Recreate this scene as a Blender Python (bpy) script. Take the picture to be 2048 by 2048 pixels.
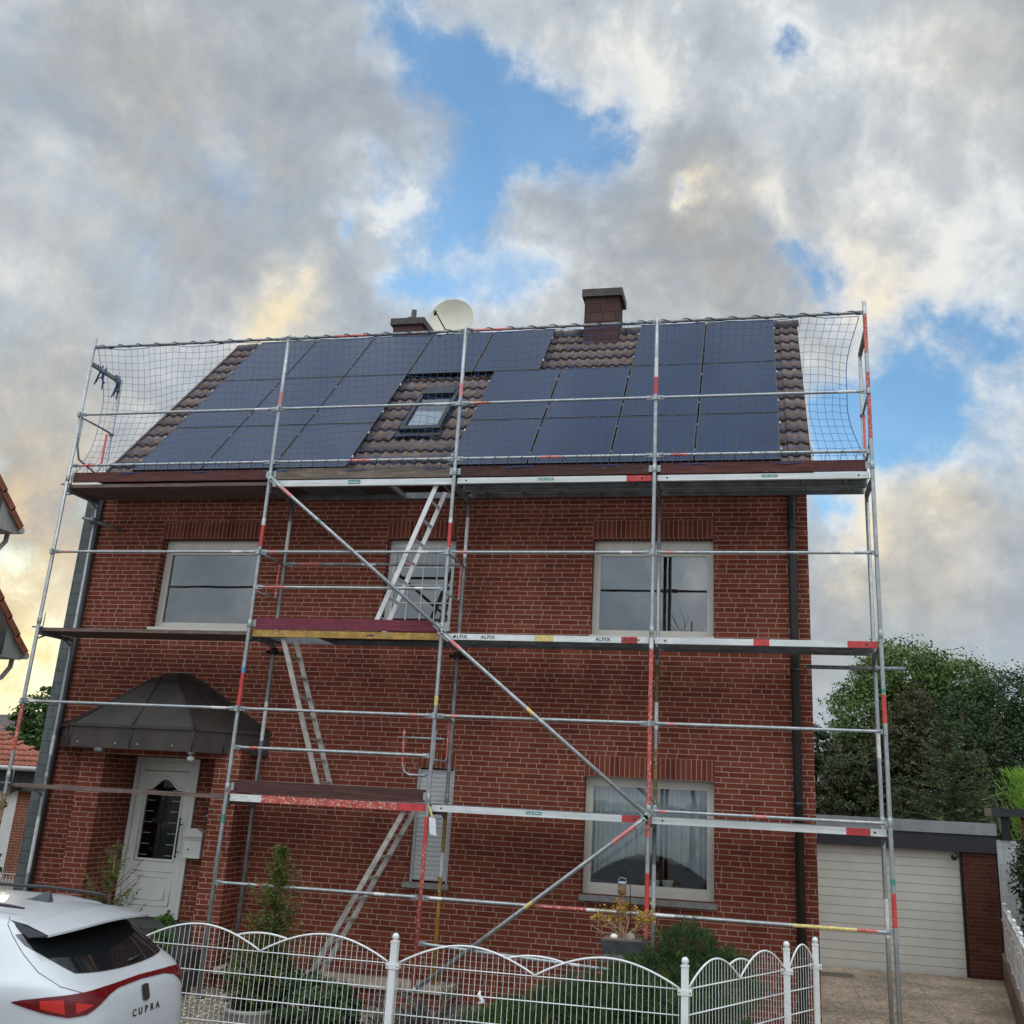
import bpy, bmesh, math, random
import numpy as np
from mathutils import Vector, Matrix, Euler, noise as mnoise
R = math.radians
rnd = random.Random(7)
C = bpy.context.scene.collection
SC = bpy.context.scene
for o in list(bpy.data.objects): bpy.data.objects.remove(o)

# ------------------------------------------------------------------ camera
cam_d = bpy.data.cameras.new('camera'); cam = bpy.data.objects.new('camera', cam_d); C.objects.link(cam)
CAMP = Vector((9.4316, -12.6928, 2.5840)); FPX = 1992.97
cR = Vector((0.97924977, 0.19686474, 0.04810568)); cU = Vector((0.01324111, -0.29902062, 0.95415478)); cF = Vector((-0.20222403, 0.93371888, 0.29542258))
M = Matrix((( cR.x, cU.x, -cF.x, CAMP.x), (cR.y, cU.y, -cF.y, CAMP.y), (cR.z, cU.z, -cF.z, CAMP.z), (0, 0, 0, 1)))
cam.matrix_world = M
cam_d.sensor_fit = 'HORIZONTAL'; cam_d.sensor_width = 36.0; cam_d.lens = FPX / 2048 * 36
cam_d.shift_x = -76 / 2048; cam_d.shift_y = -64 / 2048
cam_d.clip_start = 0.05; cam_d.clip_end = 3000
SC.camera = cam
SC.render.resolution_x = 1024; SC.render.resolution_y = 1024
SC.view_settings.view_transform = 'Standard'; SC.view_settings.look = 'None'
SC.view_settings.exposure = 0.0; SC.view_settings.gamma = 1.0; SC.view_settings.use_curve_mapping = False
SC.render.engine = 'CYCLES'

def pixdir(u, v):        # direction of a photograph pixel (2048 px), used to place clouds in the sky
    d = cF + (u - 1100) / FPX * cR - (v - 960) / FPX * cU
    return d.normalized()

# ------------------------------------------------------------------ world: evening sky with broken cloud
SUN_DIR = pixdir(-160, 1330); SUN_EL = 7.0
sun_az = math.atan2(SUN_DIR.x, SUN_DIR.y)         # clockwise from +y
world = bpy.data.worlds.new('World'); SC.world = world; world.use_nodes = True
W = world.node_tree; W.nodes.clear()
class NT:
    def __init__(s, t): s.t = t
    def n(s, typ, **k):
        x = s.t.nodes.new(typ)
        for a, b in k.items(): setattr(x, a, b)
        return x
    def put(s, sock, val):
        if hasattr(val, 'is_output'): s.t.links.new(val, sock)
        elif val is not None: sock.default_value = val
    def m(s, op, a, b=None, c=None, clamp=False):
        x = s.n('ShaderNodeMath', operation=op, use_clamp=clamp)
        s.put(x.inputs[0], a)
        if b is not None: s.put(x.inputs[1], b)
        if c is not None: s.put(x.inputs[2], c)
        return x.outputs[0]
    def v(s, op, a, b=None, scale=None):
        x = s.n('ShaderNodeVectorMath', operation=op); s.put(x.inputs[0], a)
        if b is not None: s.put(x.inputs[1], b)
        if scale is not None: s.put(x.inputs['Scale'], scale)
        return x.outputs['Value'] if op in ('LENGTH', 'DOT_PRODUCT', 'DISTANCE') else x.outputs['Vector']
    def ss(s, val, a, b, lo=0.0, hi=1.0):
        x = s.n('ShaderNodeMapRange', interpolation_type='SMOOTHSTEP'); s.put(x.inputs[0], val)
        x.inputs[1].default_value = a; x.inputs[2].default_value = b; x.inputs[3].default_value = lo; x.inputs[4].default_value = hi
        return x.outputs[0]
    def mix(s, f, a, b, blend='MIX'):
        x = s.n('ShaderNodeMix', data_type='RGBA', blend_type=blend)
        s.put(x.inputs[0], f); s.put(x.inputs[6], col4(a)); s.put(x.inputs[7], col4(b)); return x.outputs[2]
    def noise(s, vec, scale, detail=4, rough=.55, dist=0, dim='3D'):
        x = s.n('ShaderNodeTexNoise', noise_dimensions=dim); s.put(x.inputs['Vector'], vec)
        x.inputs['Scale'].default_value = scale; x.inputs['Detail'].default_value = detail
        x.inputs['Roughness'].default_value = rough; x.inputs['Distortion'].default_value = dist
        return x.outputs[0], x.outputs[1]
def col4(c):
    if hasattr(c, 'is_output') or c is None: return c
    return (c[0], c[1], c[2], 1.0)
def srgb(r, g, b):
    f = lambda x: (x / 255 / 12.92) if x <= 10 else ((x / 255 + .055) / 1.055) ** 2.4
    return (f(r), f(g), f(b))

w = NT(W)
tc = w.n('ShaderNodeTexCoord').outputs['Generated']
dirv = w.v('NORMALIZE', tc)
sep = w.n('ShaderNodeSeparateXYZ'); w.put(sep.inputs[0], dirv)
dx, dy, dz = sep.outputs
hz = w.m('ADD', w.m('MAXIMUM', dz, 0.0), 0.38)
cmb = w.n('ShaderNodeCombineXYZ'); w.put(cmb.inputs[0], w.m('DIVIDE', dx, hz)); w.put(cmb.inputs[1], w.m('DIVIDE', dy, hz))
cp = cmb.outputs[0]
_, n1c = w.noise(dirv, 3.2, 3, .55)
_, n2c = w.noise(dirv, 11.0, 5, .62)
warp = w.v('MULTIPLY', w.v('SUBTRACT', n1c, (.5, .5, .5)), (.12, .12, .12))
warp2 = w.v('MULTIPLY', w.v('SUBTRACT', n2c, (.5, .5, .5)), (.13, .13, .13))
wd = w.v('ADD', w.v('ADD', dirv, warp), warp2)
S_ = 2048 / 1932
def gauss(lst, k=1.0):
    """sum of soft bumps, each placed in the direction of a cloud feature of the sky; (u, v, radius, weight)"""
    tot = None
    for q in lst:
        u, v, r = q[:3]; wt = q[3] if len(q) > 3 else 1.0
        d = w.v('DISTANCE', wd, tuple(pixdir(u * S_, v * S_))); x = w.m('DIVIDE', d, r * S_ / FPX * k)
        g = w.m('MULTIPLY', w.m('POWER', 2.71828, w.m('MULTIPLY', w.m('MULTIPLY', x, x), -1.0)), wt)
        tot = g if tot is None else w.m('ADD', tot, g)
    return tot
opening = gauss([(800, 60, 55, .9), (850, 140, 75, 1.0), (920, 215, 80, 1.1), (1010, 215, 75), (1090, 250, 60, 1.2), (905, 330, 75, 1.1), (865, 400, 62, 1.2), (760, 505, 60, 1.1), (850, 545, 60, 1.0),
    (950, 515, 75, .9), (1050, 520, 50, .6), (1530, 112, 42, 1.2), (1570, 530, 50, 1.0), (1740, 600, 70, 1.0), (1860, 640, 90, 1.3), (1740, 720, 95, 1.3), (1680, 840, 80, 1.2), (1570, 790, 65, 1.1), (1565, 925, 50, 1.0), (745, 10, 55, .8),
    (1590, 1020, 35, .8), (640, 410, 30, .8), (1505, 480, 40, .8), (720, 330, 40, .6), (1320, 390, 25, .6), (1650, 770, 60, .9), (1780, 800, 60, .5), (700, 20, 60, .3), (1120, 60, 80, .25), (430, 300, 60, .25)])
f1, _ = w.noise(w.v('ADD', dirv, warp), 6.5, 7, .62)
f1b, _ = w.noise(w.v('ADD', w.v('ADD', dirv, warp), tuple(SUN_DIR * .022 + Vector((-.006, 0, -.012)))), 6.5, 5, .62)
relief = w.m('SUBTRACT', f1, f1b)
f2, _ = w.noise(w.v('ADD', dirv, w.v('SCALE', warp2, scale=.45)), 19.0, 6, .66)
f3, _ = w.noise(cp, 1.7, 4, .55)
fl = w.m('ADD', w.m('MULTIPLY', w.m('SUBTRACT', f1, .5), 1.7), w.m('MULTIPLY', w.m('SUBTRACT', f2, .5), .95))
cov = w.m('SUBTRACT', w.m('ADD', fl, .87), w.m('MULTIPLY', opening, 1.05))
cover = w.ss(cov, -.48, .92, .10, 1.0)
darks = gauss([(560, 130, 230), (790, 260, 130), (330, 330, 190, .7), (1380, 440, 170), (1560, 330, 130), (1010, 350, 90, .8), (150, 560, 160, .7), (600, 530, 130, .8), (1700, 1150, 200, .7), (130, 170, 130, .8), (1250, 330, 120, .6), (330, 470, 120, .7)])
brights = gauss([(1130, 150, 75, 1.1), (190, 300, 100), (700, 330, 90), (1440, 290, 80, 1.1), (1480, 390, 60, 1.1), (90, 480, 110, .8), (560, 585, 95, 1.2), (1340, 400, 40, 1.2), (1180, 60, 120, .35), (1870, 430, 130), (1690, 540, 75, 1.1), (1800, 900, 110), (1600, 960, 75, 1.1), (1880, 760, 70), (280, 550, 100, 1.0), (760, 390, 40, 1.3), (980, 520, 60, .9), (60, 240, 60, .7), (1220, 200, 60, .6), (1560, 60, 150, .5), (1760, 150, 120, .45), (1650, 330, 70, .6), (1600, 430, 60, .6), (1750, 420, 60, .6), (450, 200, 70, .4), (420, 400, 60, .6), (1060, 270, 50, .7)])
edge = w.m('SUBTRACT', 1.0, w.ss(cov, .30, 1.1))
tone = w.m('ADD', w.m('ADD', w.m('MULTIPLY', fl, .56), w.m('MULTIPLY', relief, 1.35)), w.m('MULTIPLY', w.m('SUBTRACT', f3, .5), .55))
tone = w.m('ADD', w.m('ADD', tone, .53), w.m('MULTIPLY', edge, .30))
tone = w.m('ADD', w.m('SUBTRACT', tone, w.m('MULTIPLY', darks, .20)), w.m('MULTIPLY', brights, .34), clamp=True)
ramp = w.n('ShaderNodeValToRGB'); w.put(ramp.inputs[0], tone)
els = ramp.color_ramp.elements
els[0].position = 0.0; els[0].color = col4(srgb(144, 152, 165)); els[1].position = 1.0; els[1].color = col4(srgb(234, 238, 239))
for p, c in [(.25, (158, 166, 178)), (.5, (174, 183, 193)), (.75, (198, 206, 213))]:
    e = els.new(p); e.color = col4(srgb(*c))
cloud = ramp.outputs[0]
# warm evening tint on parts of the cloud
wn, _ = w.noise(dirv, 3.1, 5, .6)
warmth = gauss([(350, 270, 220), (1340, 400, 110, .8), (1150, 150, 100, .8), (560, 585, 90), (1400, 540, 190), (1700, 540, 120), (1800, 930, 160), (1620, 1010, 160, 1.2), (1780, 1050, 150, .8), (1900, 90, 150), (60, 60, 170, .8), (1850, 760, 90, .8), (1640, 1230, 120), (150, 560, 150, .5), (1000, 590, 120, .5)])
warmth = w.m('MULTIPLY', w.m('ADD', warmth, .10), w.ss(wn, .28, .62))
cloud = w.mix(w.m('MULTIPLY', warmth, .70, clamp=True), cloud, w.mix(1.0, cloud, (1.13, 1.0, .85), 'MULTIPLY'))
sparks = gauss([(1345, 398, 34), (1120, 150, 45, .7), (570, 590, 52), (1660, 535, 45, .8), (1830, 925, 55, .6), (1585, 975, 55, .8), (1590, 1090, 35, .6), (1640, 1000, 50, .6)])
cloud = w.mix(w.m('MULTIPLY', w.m('MULTIPLY', sparks, .75), w.ss(f1, .44, .58), clamp=True), cloud, srgb(255, 235, 190))
# glow of the low sun, lower left
lowl = gauss([(-60, 1060, 270, .9), (40, 830, 160, .35)])
cloud = w.mix(w.m('MULTIPLY', lowl, .9, clamp=True), cloud, w.mix(w.ss(w.m('ADD', f1, w.m('MULTIPLY', gauss([(20, 1070, 70), (110, 1110, 60)]), .3)), .44, .64), srgb(186, 178, 165), srgb(236, 210, 165)))
glow = gauss([(20, 1320, 140, 1.1), (70, 1250, 70, .6), (60, 1180, 50, .3)])
cloud = w.mix(w.m('MULTIPLY', glow, 1.0, clamp=True), cloud, w.mix(w.ss(f1, .40, .54), srgb(246, 222, 160), (1.25, 1.15, .82)))
# cloud overhead and behind the camera, brightness added to light the facade
boost = w.m('ADD', 1.0, w.m('MULTIPLY', w.ss(dy, .62, -.25, 0, 1), w.m('ADD', .32, w.m('MULTIPLY', w.m('POWER', w.m('MAXIMUM', dz, 0.0), 1.5), 4.7))))
cloud = w.v('SCALE', cloud, scale=boost)
sky = w.n('ShaderNodeTexSky', sky_type='NISHITA'); sky.sun_disc = False
sky.sun_elevation = R(SUN_EL); sky.sun_rotation = sun_az; sky.altitude = 60; sky.air_density = 1.0; sky.dust_density = .6; sky.ozone_density = 2.0
bsky = w.n('ShaderNodeBackground'); bcl = w.n('ShaderNodeBackground')
SKYTINT = w.mix(1.0, sky.outputs[0], (1.10, 1.62, 1.95), 'MULTIPLY')
w.put(bsky.inputs[0], SKYTINT); bsky.inputs[1].default_value = 0.15
w.put(bcl.inputs[0], cloud); bcl.inputs[1].default_value = 1.0
mx = w.n('ShaderNodeMixShader'); w.put(mx.inputs[0], cover); w.put(mx.inputs[1], bsky.outputs[0]); w.put(mx.inputs[2], bcl.outputs[0])
wo = w.n('ShaderNodeOutputWorld'); w.put(wo.inputs[0], mx.outputs[0])

sun_d = bpy.data.lights.new('sun', 'SUN'); sun_d.energy = 0.7; sun_d.angle = R(14); sun_d.color = (1.0, .86, .66)
sun = bpy.data.objects.new('sun', sun_d); C.objects.link(sun)
sdir = Vector((math.sin(sun_az) * math.cos(R(SUN_EL)), math.cos(sun_az) * math.cos(R(SUN_EL)), math.sin(R(SUN_EL))))
sun.rotation_euler = sdir.to_track_quat('Z', 'Y').to_euler(); sun.location = (-20, 10, 20)

# ------------------------------------------------------------------ materials
def newmat(name):
    m = bpy.data.materials.new(name); m.use_nodes = True; t = NT(m.node_tree); m.node_tree.nodes.clear()
    out = t.n('ShaderNodeOutputMaterial'); p = t.n('ShaderNodeBsdfPrincipled'); t.put(out.inputs[0], p.outputs[0])
    return m, t, p, out
def objco(t):
    return t.n('ShaderNodeTexCoord').outputs['Object']
def mat(name, c, rough=.6, metal=0.0, var=.12, vs=6.0, bump=0.0, bs=60.0, spec=None, speck=None, specs=90.0, spect=.62, island=0.0, coat=0.0, streak=None):
    m, t, p, out = newmat(name)
    co = objco(t)
    n, _ = t.noise(co, vs, 5, .6)
    f = t.ss(n, .3, .7)
    lo = tuple(x * (1 - var) for x in c); hi = tuple(min(1, x * (1 + var)) for x in c)
    colr = t.mix(f, lo, hi)
    if speck:
        s, _ = t.noise(co, specs, 3, .6)
        colr = t.mix(t.ss(s, spect, spect + .05), colr, speck)
    if streak:
        mp = t.v('MULTIPLY', co, streak[0]); s, _ = t.noise(mp, 1.0, 5, .65)
        colr = t.mix(t.ss(s, .35, .68), colr, streak[1])
    if island:
        g = t.n('ShaderNodeNewGeometry').outputs['Random Per Island']
        b = t.m('ADD', t.m('MULTIPLY', g, 2 * island), 1 - island)
        colr = t.v('SCALE', colr, scale=b)
    t.put(p.inputs['Base Color'], colr)
    rn, _ = t.noise(co, vs * 3.1, 4, .6)
    t.put(p.inputs['Roughness'], t.m('ADD', t.m('MULTIPLY', t.m('SUBTRACT', rn, .5), .25 * min(1, rough + .2)), rough, clamp=True))
    p.inputs['Metallic'].default_value = metal
    if spec is not None: p.inputs['Specular IOR Level'].default_value = spec
    if coat: p.inputs['Coat Weight'].default_value = coat; p.inputs['Coat Roughness'].default_value = .06
    if bump:
        bn, _ = t.noise(co, bs, 5, .6); b = t.n('ShaderNodeBump'); b.inputs['Strength'].default_value = bump; b.inputs['Distance'].default_value = .01
        t.put(b.inputs['Height'], bn); t.put(p.inputs['Normal'], b.outputs[0])
    return m

def brick_mat(name, ramp, mortar, bw=.25, bh=.0625, joint=.0047, wild=True, weather=.2, bumpd=.006):
    m, t, p, out = newmat(name)
    uv = t.n('ShaderNodeUVMap', uv_map='UV').outputs[0]
    s = t.n('ShaderNodeSeparateXYZ'); t.put(s.inputs[0], uv); u, v = s.outputs[0], s.outputs[1]
    co = objco(t)
    wob, wobc = t.noise(co, 22, 3, .6)
    v2 = t.m('DIVIDE', v, bh); row = t.m('FLOOR', v2); fv = t.m('FRACT', v2)
    if wild:
        wn = t.n('ShaderNodeTexWhiteNoise', noise_dimensions='1D'); t.put(wn.inputs['W'], row)
        off = t.m('ADD', t.m('MULTIPLY', row, .5), t.m('MULTIPLY', wn.outputs[0], .42))
    else: off = 0.0
    u2 = t.m('ADD', t.m('DIVIDE', u, bw), off); cell = t.m('FLOOR', u2); fu = t.m('FRACT', u2)
    cc = t.n('ShaderNodeCombineXYZ'); t.put(cc.inputs[0], cell); t.put(cc.inputs[1], row)
    h = t.n('ShaderNodeTexWhiteNoise', noise_dimensions='2D'); t.put(h.inputs['Vector'], cc.outputs[0])
    hs = t.n('ShaderNodeSeparateColor'); t.put(hs.inputs[0], h.outputs[1])
    edge = lambda f, w_: t.m('MULTIPLY', t.m('MINIMUM', f, t.m('SUBTRACT', 1.0, f)), w_)
    d = t.m('MINIMUM', edge(fu, bw), edge(fv, bh))
    half = t.m('GREATER_THAN', fu, .5)
    hashv = hs.outputs[0]
    if wild:     # some stretchers are two headers
        mid = t.m('ADD', t.m('MULTIPLY', t.m('ABSOLUTE', t.m('SUBTRACT', fu, .5)), bw), t.m('MULTIPLY', t.m('GREATER_THAN', hs.outputs[1], .2), 9.0))
        d = t.m('MINIMUM', d, mid)
    d = t.m('ADD', d, t.m('MULTIPLY', t.m('SUBTRACT', wob, .5), .0022))
    brick = t.ss(d, joint - .0013, joint + .0013)
    cr = t.n('ShaderNodeValToRGB'); t.put(cr.inputs[0], hashv)
    e = cr.color_ramp.elements; e[0].color = col4(ramp[0]); e[1].color = col4(ramp[-1])
    for i, c in enumerate(ramp[1:-1]): x = e.new((i + 1) / (len(ramp) - 1)); x.color = col4(c)
    fine, _ = t.noise(co, 130, 4, .7)
    big, _ = t.noise(co, .9, 5, .62)
    bc = t.v('SCALE', cr.outputs[0], scale=t.ss(fine, .2, .8, .72, 1.22))
    mc = t.v('SCALE', mortar + (1,) if False else t.mix(t.ss(wob, .3, .7), tuple(x * .8 for x in mortar), tuple(x * 1.12 for x in mortar)), scale=t.ss(fine, .2, .8, .85, 1.1))
    colr = t.mix(brick, mc, bc)
    colr = t.v('SCALE', colr, scale=t.ss(big, .25, .75, 1 - weather, 1 + weather * .6))
    st_, _ = t.noise(t.v('MULTIPLY', co, (3.2, 3.2, .30)), 1.0, 5, .65)
    colr = t.v('SCALE', colr, scale=t.ss(st_, .30, .68, .88, 1.07))
    # faint efflorescence
    ef, _ = t.noise(co, 2.7, 7, .7)
    colr = t.mix(t.m('MULTIPLY', t.ss(ef, .62, .8), .05), colr, (.55, .50, .47))
    t.put(p.inputs['Base Color'], colr); p.inputs['Roughness'].default_value = .85; p.inputs['Specular IOR Level'].default_value = .08
    b = t.n('ShaderNodeBump'); b.inputs['Strength'].default_value = .75; b.inputs['Distance'].default_value = bumpd
    t.put(b.inputs['Height'], t.m('ADD', brick, t.m('MULTIPLY', fine, .35))); t.put(p.inputs['Normal'], b.outputs[0])
    return m

def glass_mat(name, refl=.16, tint=(.75, .8, .8), rough=.01, wav=.0025):
    m, t, p, out = newmat(name); t.t.nodes.remove(p)
    co = objco(t)
    n, _ = t.noise(co, 1.6, 2, .5); b = t.n('ShaderNodeBump'); b.inputs['Strength'].default_value = 1.0; b.inputs['Distance'].default_value = wav; t.put(b.inputs['Height'], n)
    g = t.n('ShaderNodeBsdfGlossy'); g.inputs['Roughness'].default_value = rough; g.inputs['Color'].default_value = (.95, .98, 1, 1); t.put(g.inputs['Normal'], b.outputs[0])
    tr = t.n('ShaderNodeBsdfTransparent'); tr.inputs[0].default_value = col4(tint)
    lw = t.n('ShaderNodeLayerWeight'); lw.inputs['Blend'].default_value = .5
    f = t.m('ADD', t.m('MULTIPLY', t.m('POWER', lw.outputs['Facing'], 4.0), .7), refl, clamp=True)
    x = t.n('ShaderNodeMixShader'); t.put(x.inputs[0], f); t.put(x.inputs[1], tr.outputs[0]); t.put(x.inputs[2], g.outputs[0]); t.put(out.inputs[0], x.outputs[0])
    return m

def leaf_mat(name, c, var=.45, hue=None, rough=.6, trans=.25):
    m, t, p, out = newmat(name)
    geo = t.n('ShaderNodeNewGeometry'); g = geo.outputs['Random Per Island']
    co = objco(t); n, _ = t.noise(co, 1.6, 4, .6)
    f = t.m('ADD', t.m('MULTIPLY', g, .65), t.m('MULTIPLY', n, .5))
    hue = hue or (c[0] * 1.5, c[1] * 1.25, c[2] * .9)
    colr = t.mix(f, tuple(x * (1 - var) for x in c), hue)
    t.put(p.inputs['Base Color'], colr); p.inputs['Roughness'].default_value = rough; p.inputs['Specular IOR Level'].default_value = .3
    tl = t.n('ShaderNodeBsdfTranslucent'); t.put(tl.inputs[0], colr)
    x = t.n('ShaderNodeMixShader'); x.inputs[0].default_value = trans; t.put(x.inputs[1], p.outputs[0]); t.put(x.inputs[2], tl.outputs[0]); t.put(out.inputs[0], x.outputs[0])
    return m

BR_RED = [(.140, .035, .022), (.178, .044, .026), (.212, .054, .031), (.160, .039, .024), (.235, .063, .036)]
MAT = {}
MAT['brick'] = brick_mat('red_brick', BR_RED, (.45, .30, .23))
MAT['soldier'] = brick_mat('red_brick_soldier', BR_RED, (.40, .27, .21), wild=False)
MAT['brick_old'] = brick_mat('brown_brick', [(.075, .026, .018), (.10, .034, .022), (.12, .04, .026)], (.13, .085, .065))
MAT['brick_nb'] = brick_mat('neighbour_brick', [(.22, .075, .045), (.28, .095, .06), (.25, .08, .05)], (.42, .33, .26))
MAT['brick_white'] = brick_mat('white_painted_brick', [(.50, .51, .50), (.56, .57, .55)], (.40, .41, .40), bw=.5, bh=.25, joint=.004)
MAT['slate'] = brick_mat('grey_slate_cladding', [(.12, .138, .135), (.145, .16, .155), (.165, .18, .175)], (.05, .058, .06), bw=.3, bh=.16, joint=.003, bumpd=.004)
MAT['chim'] = brick_mat('chimney_slate', [(.075, .042, .038), (.09, .05, .045), (.10, .056, .05)], (.03, .018, .017), bw=.42, bh=.17, joint=.003, bumpd=.008)
MAT['galv'] = mat('galvanised_steel', (.38, .40, .40), .42, .55, .22, 14, .12, 120, streak=((30, 30, 2.2), (.30, .315, .315)), speck=(.50, .50, .48), specs=38, spect=.66)
MAT['galv_dull'] = mat('weathered_galvanised_steel', (.27, .285, .285), .55, .4, .3, 9, .15, 90, streak=((25, 25, 3), (.16, .165, .16)))
MAT['steel_deck'] = mat('steel_deck_underside', (.20, .21, .215), .55, .4, .25, 5, .1, 60)
MAT['alu'] = mat('aluminium_ladder', (.66, .65, .62), .4, .35, .12, 8)
MAT['alu_dirty'] = mat('dirty_aluminium', (.36, .33, .29), .55, .25, .25, 10)
MAT['beam_white'] = mat('pale_alu_beam', (.66, .67, .65), .45, .2, .10, 7, streak=((1.2, 1, 30), (.52, .53, .51)))
MAT['red'] = mat('red_paint', (.50, .045, .04), .45, 0, .2, 9, .1, 60, speck=(.62, .30, .25), specs=75, spect=.66)
MAT['red_worn'] = mat('worn_red_paint', (.46, .075, .055), .5, 0, .25, 12, .15, 60, speck=(.62, .46, .38), specs=48, spect=.56)
MAT['red_fade'] = mat('faded_red_tape', (.58, .20, .19), .5, 0, .2, 20)
MAT['white_band'] = mat('white_paint_band', (.62, .60, .58), .5, 0, .15, 20, speck=(.3, .28, .26), specs=70, spect=.68)
MAT['ochre'] = mat('ochre_paint', (.36, .20, .035), .55, 0, .3, 9, .15, 50, speck=(.46, .40, .30), specs=40, spect=.62)
MAT['rust'] = mat('rusty_paint', (.19, .10, .035), .7, 0, .45, 14, .2, 50, speck=(.5, .42, .3), specs=40, spect=.60)
MAT['yellow_tape'] = mat('yellow_tape', (.60, .48, .17), .5, 0, .2, 30)
MAT['blue_tape'] = mat('blue_tape', (.07, .25, .48), .5, 0, .15, 30)
MAT['green_st'] = mat('green_sticker', (.02, .22, .15), .45, 0, .2, 60, speck=(.7, .75, .7), specs=110, spect=.60)
MAT['black'] = mat('black_plastic', (.012, .012, .013), .45, 0, .2, 9)
MAT['ink'] = mat('black_ink', (.02, .02, .02), .6, 0, .1, 9)
def wood(name, c, d, worn=None):
    m, t, p, out = newmat(name); co = objco(t)
    st = t.v('MULTIPLY', co, (1.4, 16, 22)); n, _ = t.noise(st, 2.2, 6, .68, .6)
    colr = t.mix(t.ss(n, .35, .68), d, c)
    st2 = t.v('MULTIPLY', co, (3, 60, 90)); n2, _ = t.noise(st2, 1.2, 3, .6)
    colr = t.v('SCALE', colr, scale=t.ss(n2, .25, .75, .72, 1.2))
    if worn:
        q, _ = t.noise(co, 7, 6, .7); colr = t.mix(t.ss(q, .60, .72), colr, worn)
    t.put(p.inputs['Base Color'], colr); p.inputs['Roughness'].default_value = .8; p.inputs['Specular IOR Level'].default_value = .25
    b = t.n('ShaderNodeBump'); b.inputs['Strength'].default_value = .6; b.inputs['Distance'].default_value = .004; t.put(b.inputs['Height'], n2); t.put(p.inputs['Normal'], b.outputs[0])
    return m
MAT['wood_red'] = wood('red_stained_board', (.15, .055, .045), (.085, .032, .03), (.26, .17, .15))
MAT['wood_mag'] = wood('magenta_stained_board', (.21, .045, .065), (.14, .028, .045), (.30, .12, .12))
MAT['wood_grey'] = wood('weathered_board', (.25, .19, .145), (.13, .10, .08), (.34, .29, .24))
MAT['wood_brown'] = wood('dark_brown_board', (.105, .048, .040), (.06, .027, .025), (.17, .12, .10))
MAT['plank'] = wood('old_scaffold_plank', (.20, .135, .11), (.11, .075, .065), (.30, .24, .2))
MAT['plank_dark'] = wood('scaffold_plank_dark', (.10, .06, .055), (.065, .04, .037))
MAT['frame'] = mat('cream_upvc_frame', (.60, .56, .48), .38, 0, .05, 5)
MAT['frame_w'] = mat('white_upvc', (.70, .70, .66), .35, 0, .05, 5)
MAT['door'] = mat('off_white_door', (.62, .61, .55), .35, 0, .05, 4)
MAT['shadowline'] = mat('door_groove', (.33, .32, .29), .6, 0, .05, 4)  # shaded copy of the door cream: shade painted in grooves, under mouldings
MAT['pane'] = glass_mat('window_glass', .145)
MAT['pane_up'] = glass_mat('upper_window_glass', .19, (.5, .55, .55), wav=.0016)
MAT['pane_dk'] = glass_mat('dark_glass', .05, (.12, .14, .14), .03)
MAT['lead'] = mat('white_glazing_bar', (.66, .66, .64), .4, 0, .05, 10)
MAT['granite'] = mat('granite_sill', (.23, .215, .20), .5, 0, .2, 12, .05, 200, speck=(.06, .06, .06), specs=210, spect=.58)
MAT['shutter'] = mat('grey_shutter', (.50, .50, .49), .45, 0, .08, 3, streak=((3, 1, 1.2), (.42, .42, .41)))
MAT['curtain'] = mat('net_curtain', (.60, .63, .65), .9, 0, .1, 5)
MAT['darkroom'] = mat('dark_room', (.03, .03, .035), .9, 0, .2, 3)  # near-black colour that paints the shade of unlit interiors
MAT['zinc_brown'] = mat('dark_brown_zinc', (.026, .019, .015), .62, .0, .35, 2.2, .08, 25, speck=(.05, .043, .037), specs=16, spect=.66)
MAT['zinc_fascia'] = mat('brown_zinc_fascia', (.034, .023, .018), .62, .0, .3, 3, .06, 30, streak=((5, 5, 1.2), (.050, .038, .031)))
MAT['pipe_brown'] = mat('dark_brown_pipe', (.020, .016, .015), .5, 0, .25, 5)
MAT['tile'] = mat('brown_concrete_tile', (.115, .076, .058), .75, 0, .3, 5, .25, 55, speck=(.17, .14, .125), specs=11, spect=.60, island=.22)
MAT['tile_org'] = mat('orange_clay_tile', (.25, .072, .034), .7, 0, .25, 5, .2, 40, island=.2)
MAT['ridge'] = mat('ridge_tile', (.07, .052, .048), .75, 0, .3, 8, .2, 40)
MAT['white'] = mat('white_fence_paint', (.66, .66, .63), .4, 0, .07, 6)
MAT['soffit'] = mat('grey_soffit_board', (.36, .36, .34), .7, 0, .1, 5)
MAT['pipe_w'] = mat('pale_gutter', (.45, .43, .40), .5, 0, .1, 5)
MAT['coping'] = mat('grey_metal_coping', (.235, .245, .25), .5, .35, .25, 3, .05, 25, streak=((3, 3, 1), (.29, .3, .305)))
MAT['dark_fascia'] = mat('dark_fascia', (.022, .022, .027), .6, 0, .25, 4)
MAT['stone_cap'] = mat('beige_stone', (.42, .34, .27), .85, 0, .2, 6, .2, 40)
MAT['concrete'] = mat('concrete', (.27, .25, .225), .9, 0, .2, 5, .25, 60)
MAT['retain'] = mat('brown_retaining_wall', (.16, .11, .08), .9, 0, .25, 4, .25, 40)
MAT['step'] = mat('dark_stone_step', (.05, .048, .047), .6, 0, .25, 5, .1, 60)
MAT['dish'] = mat('cream_dish', (.55, .52, .40), .5, 0, .06, 3, speck=(.42, .40, .33), specs=9, spect=.70)
MAT['net'] = mat('blue_net', (.024, .10, .30), .7, 0, .3, 3)
MAT['net_rope'] = mat('dark_blue_rope', (.03, .05, .085), .8, 0, .3, 20)
MAT['rock'] = mat('field_stone', (.22, .19, .16), .9, 0, .35, 7, .4, 30)
MAT['rock_y'] = mat('yellow_sandstone', (.34, .21, .09), .9, 0, .35, 7, .4, 30)
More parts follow.
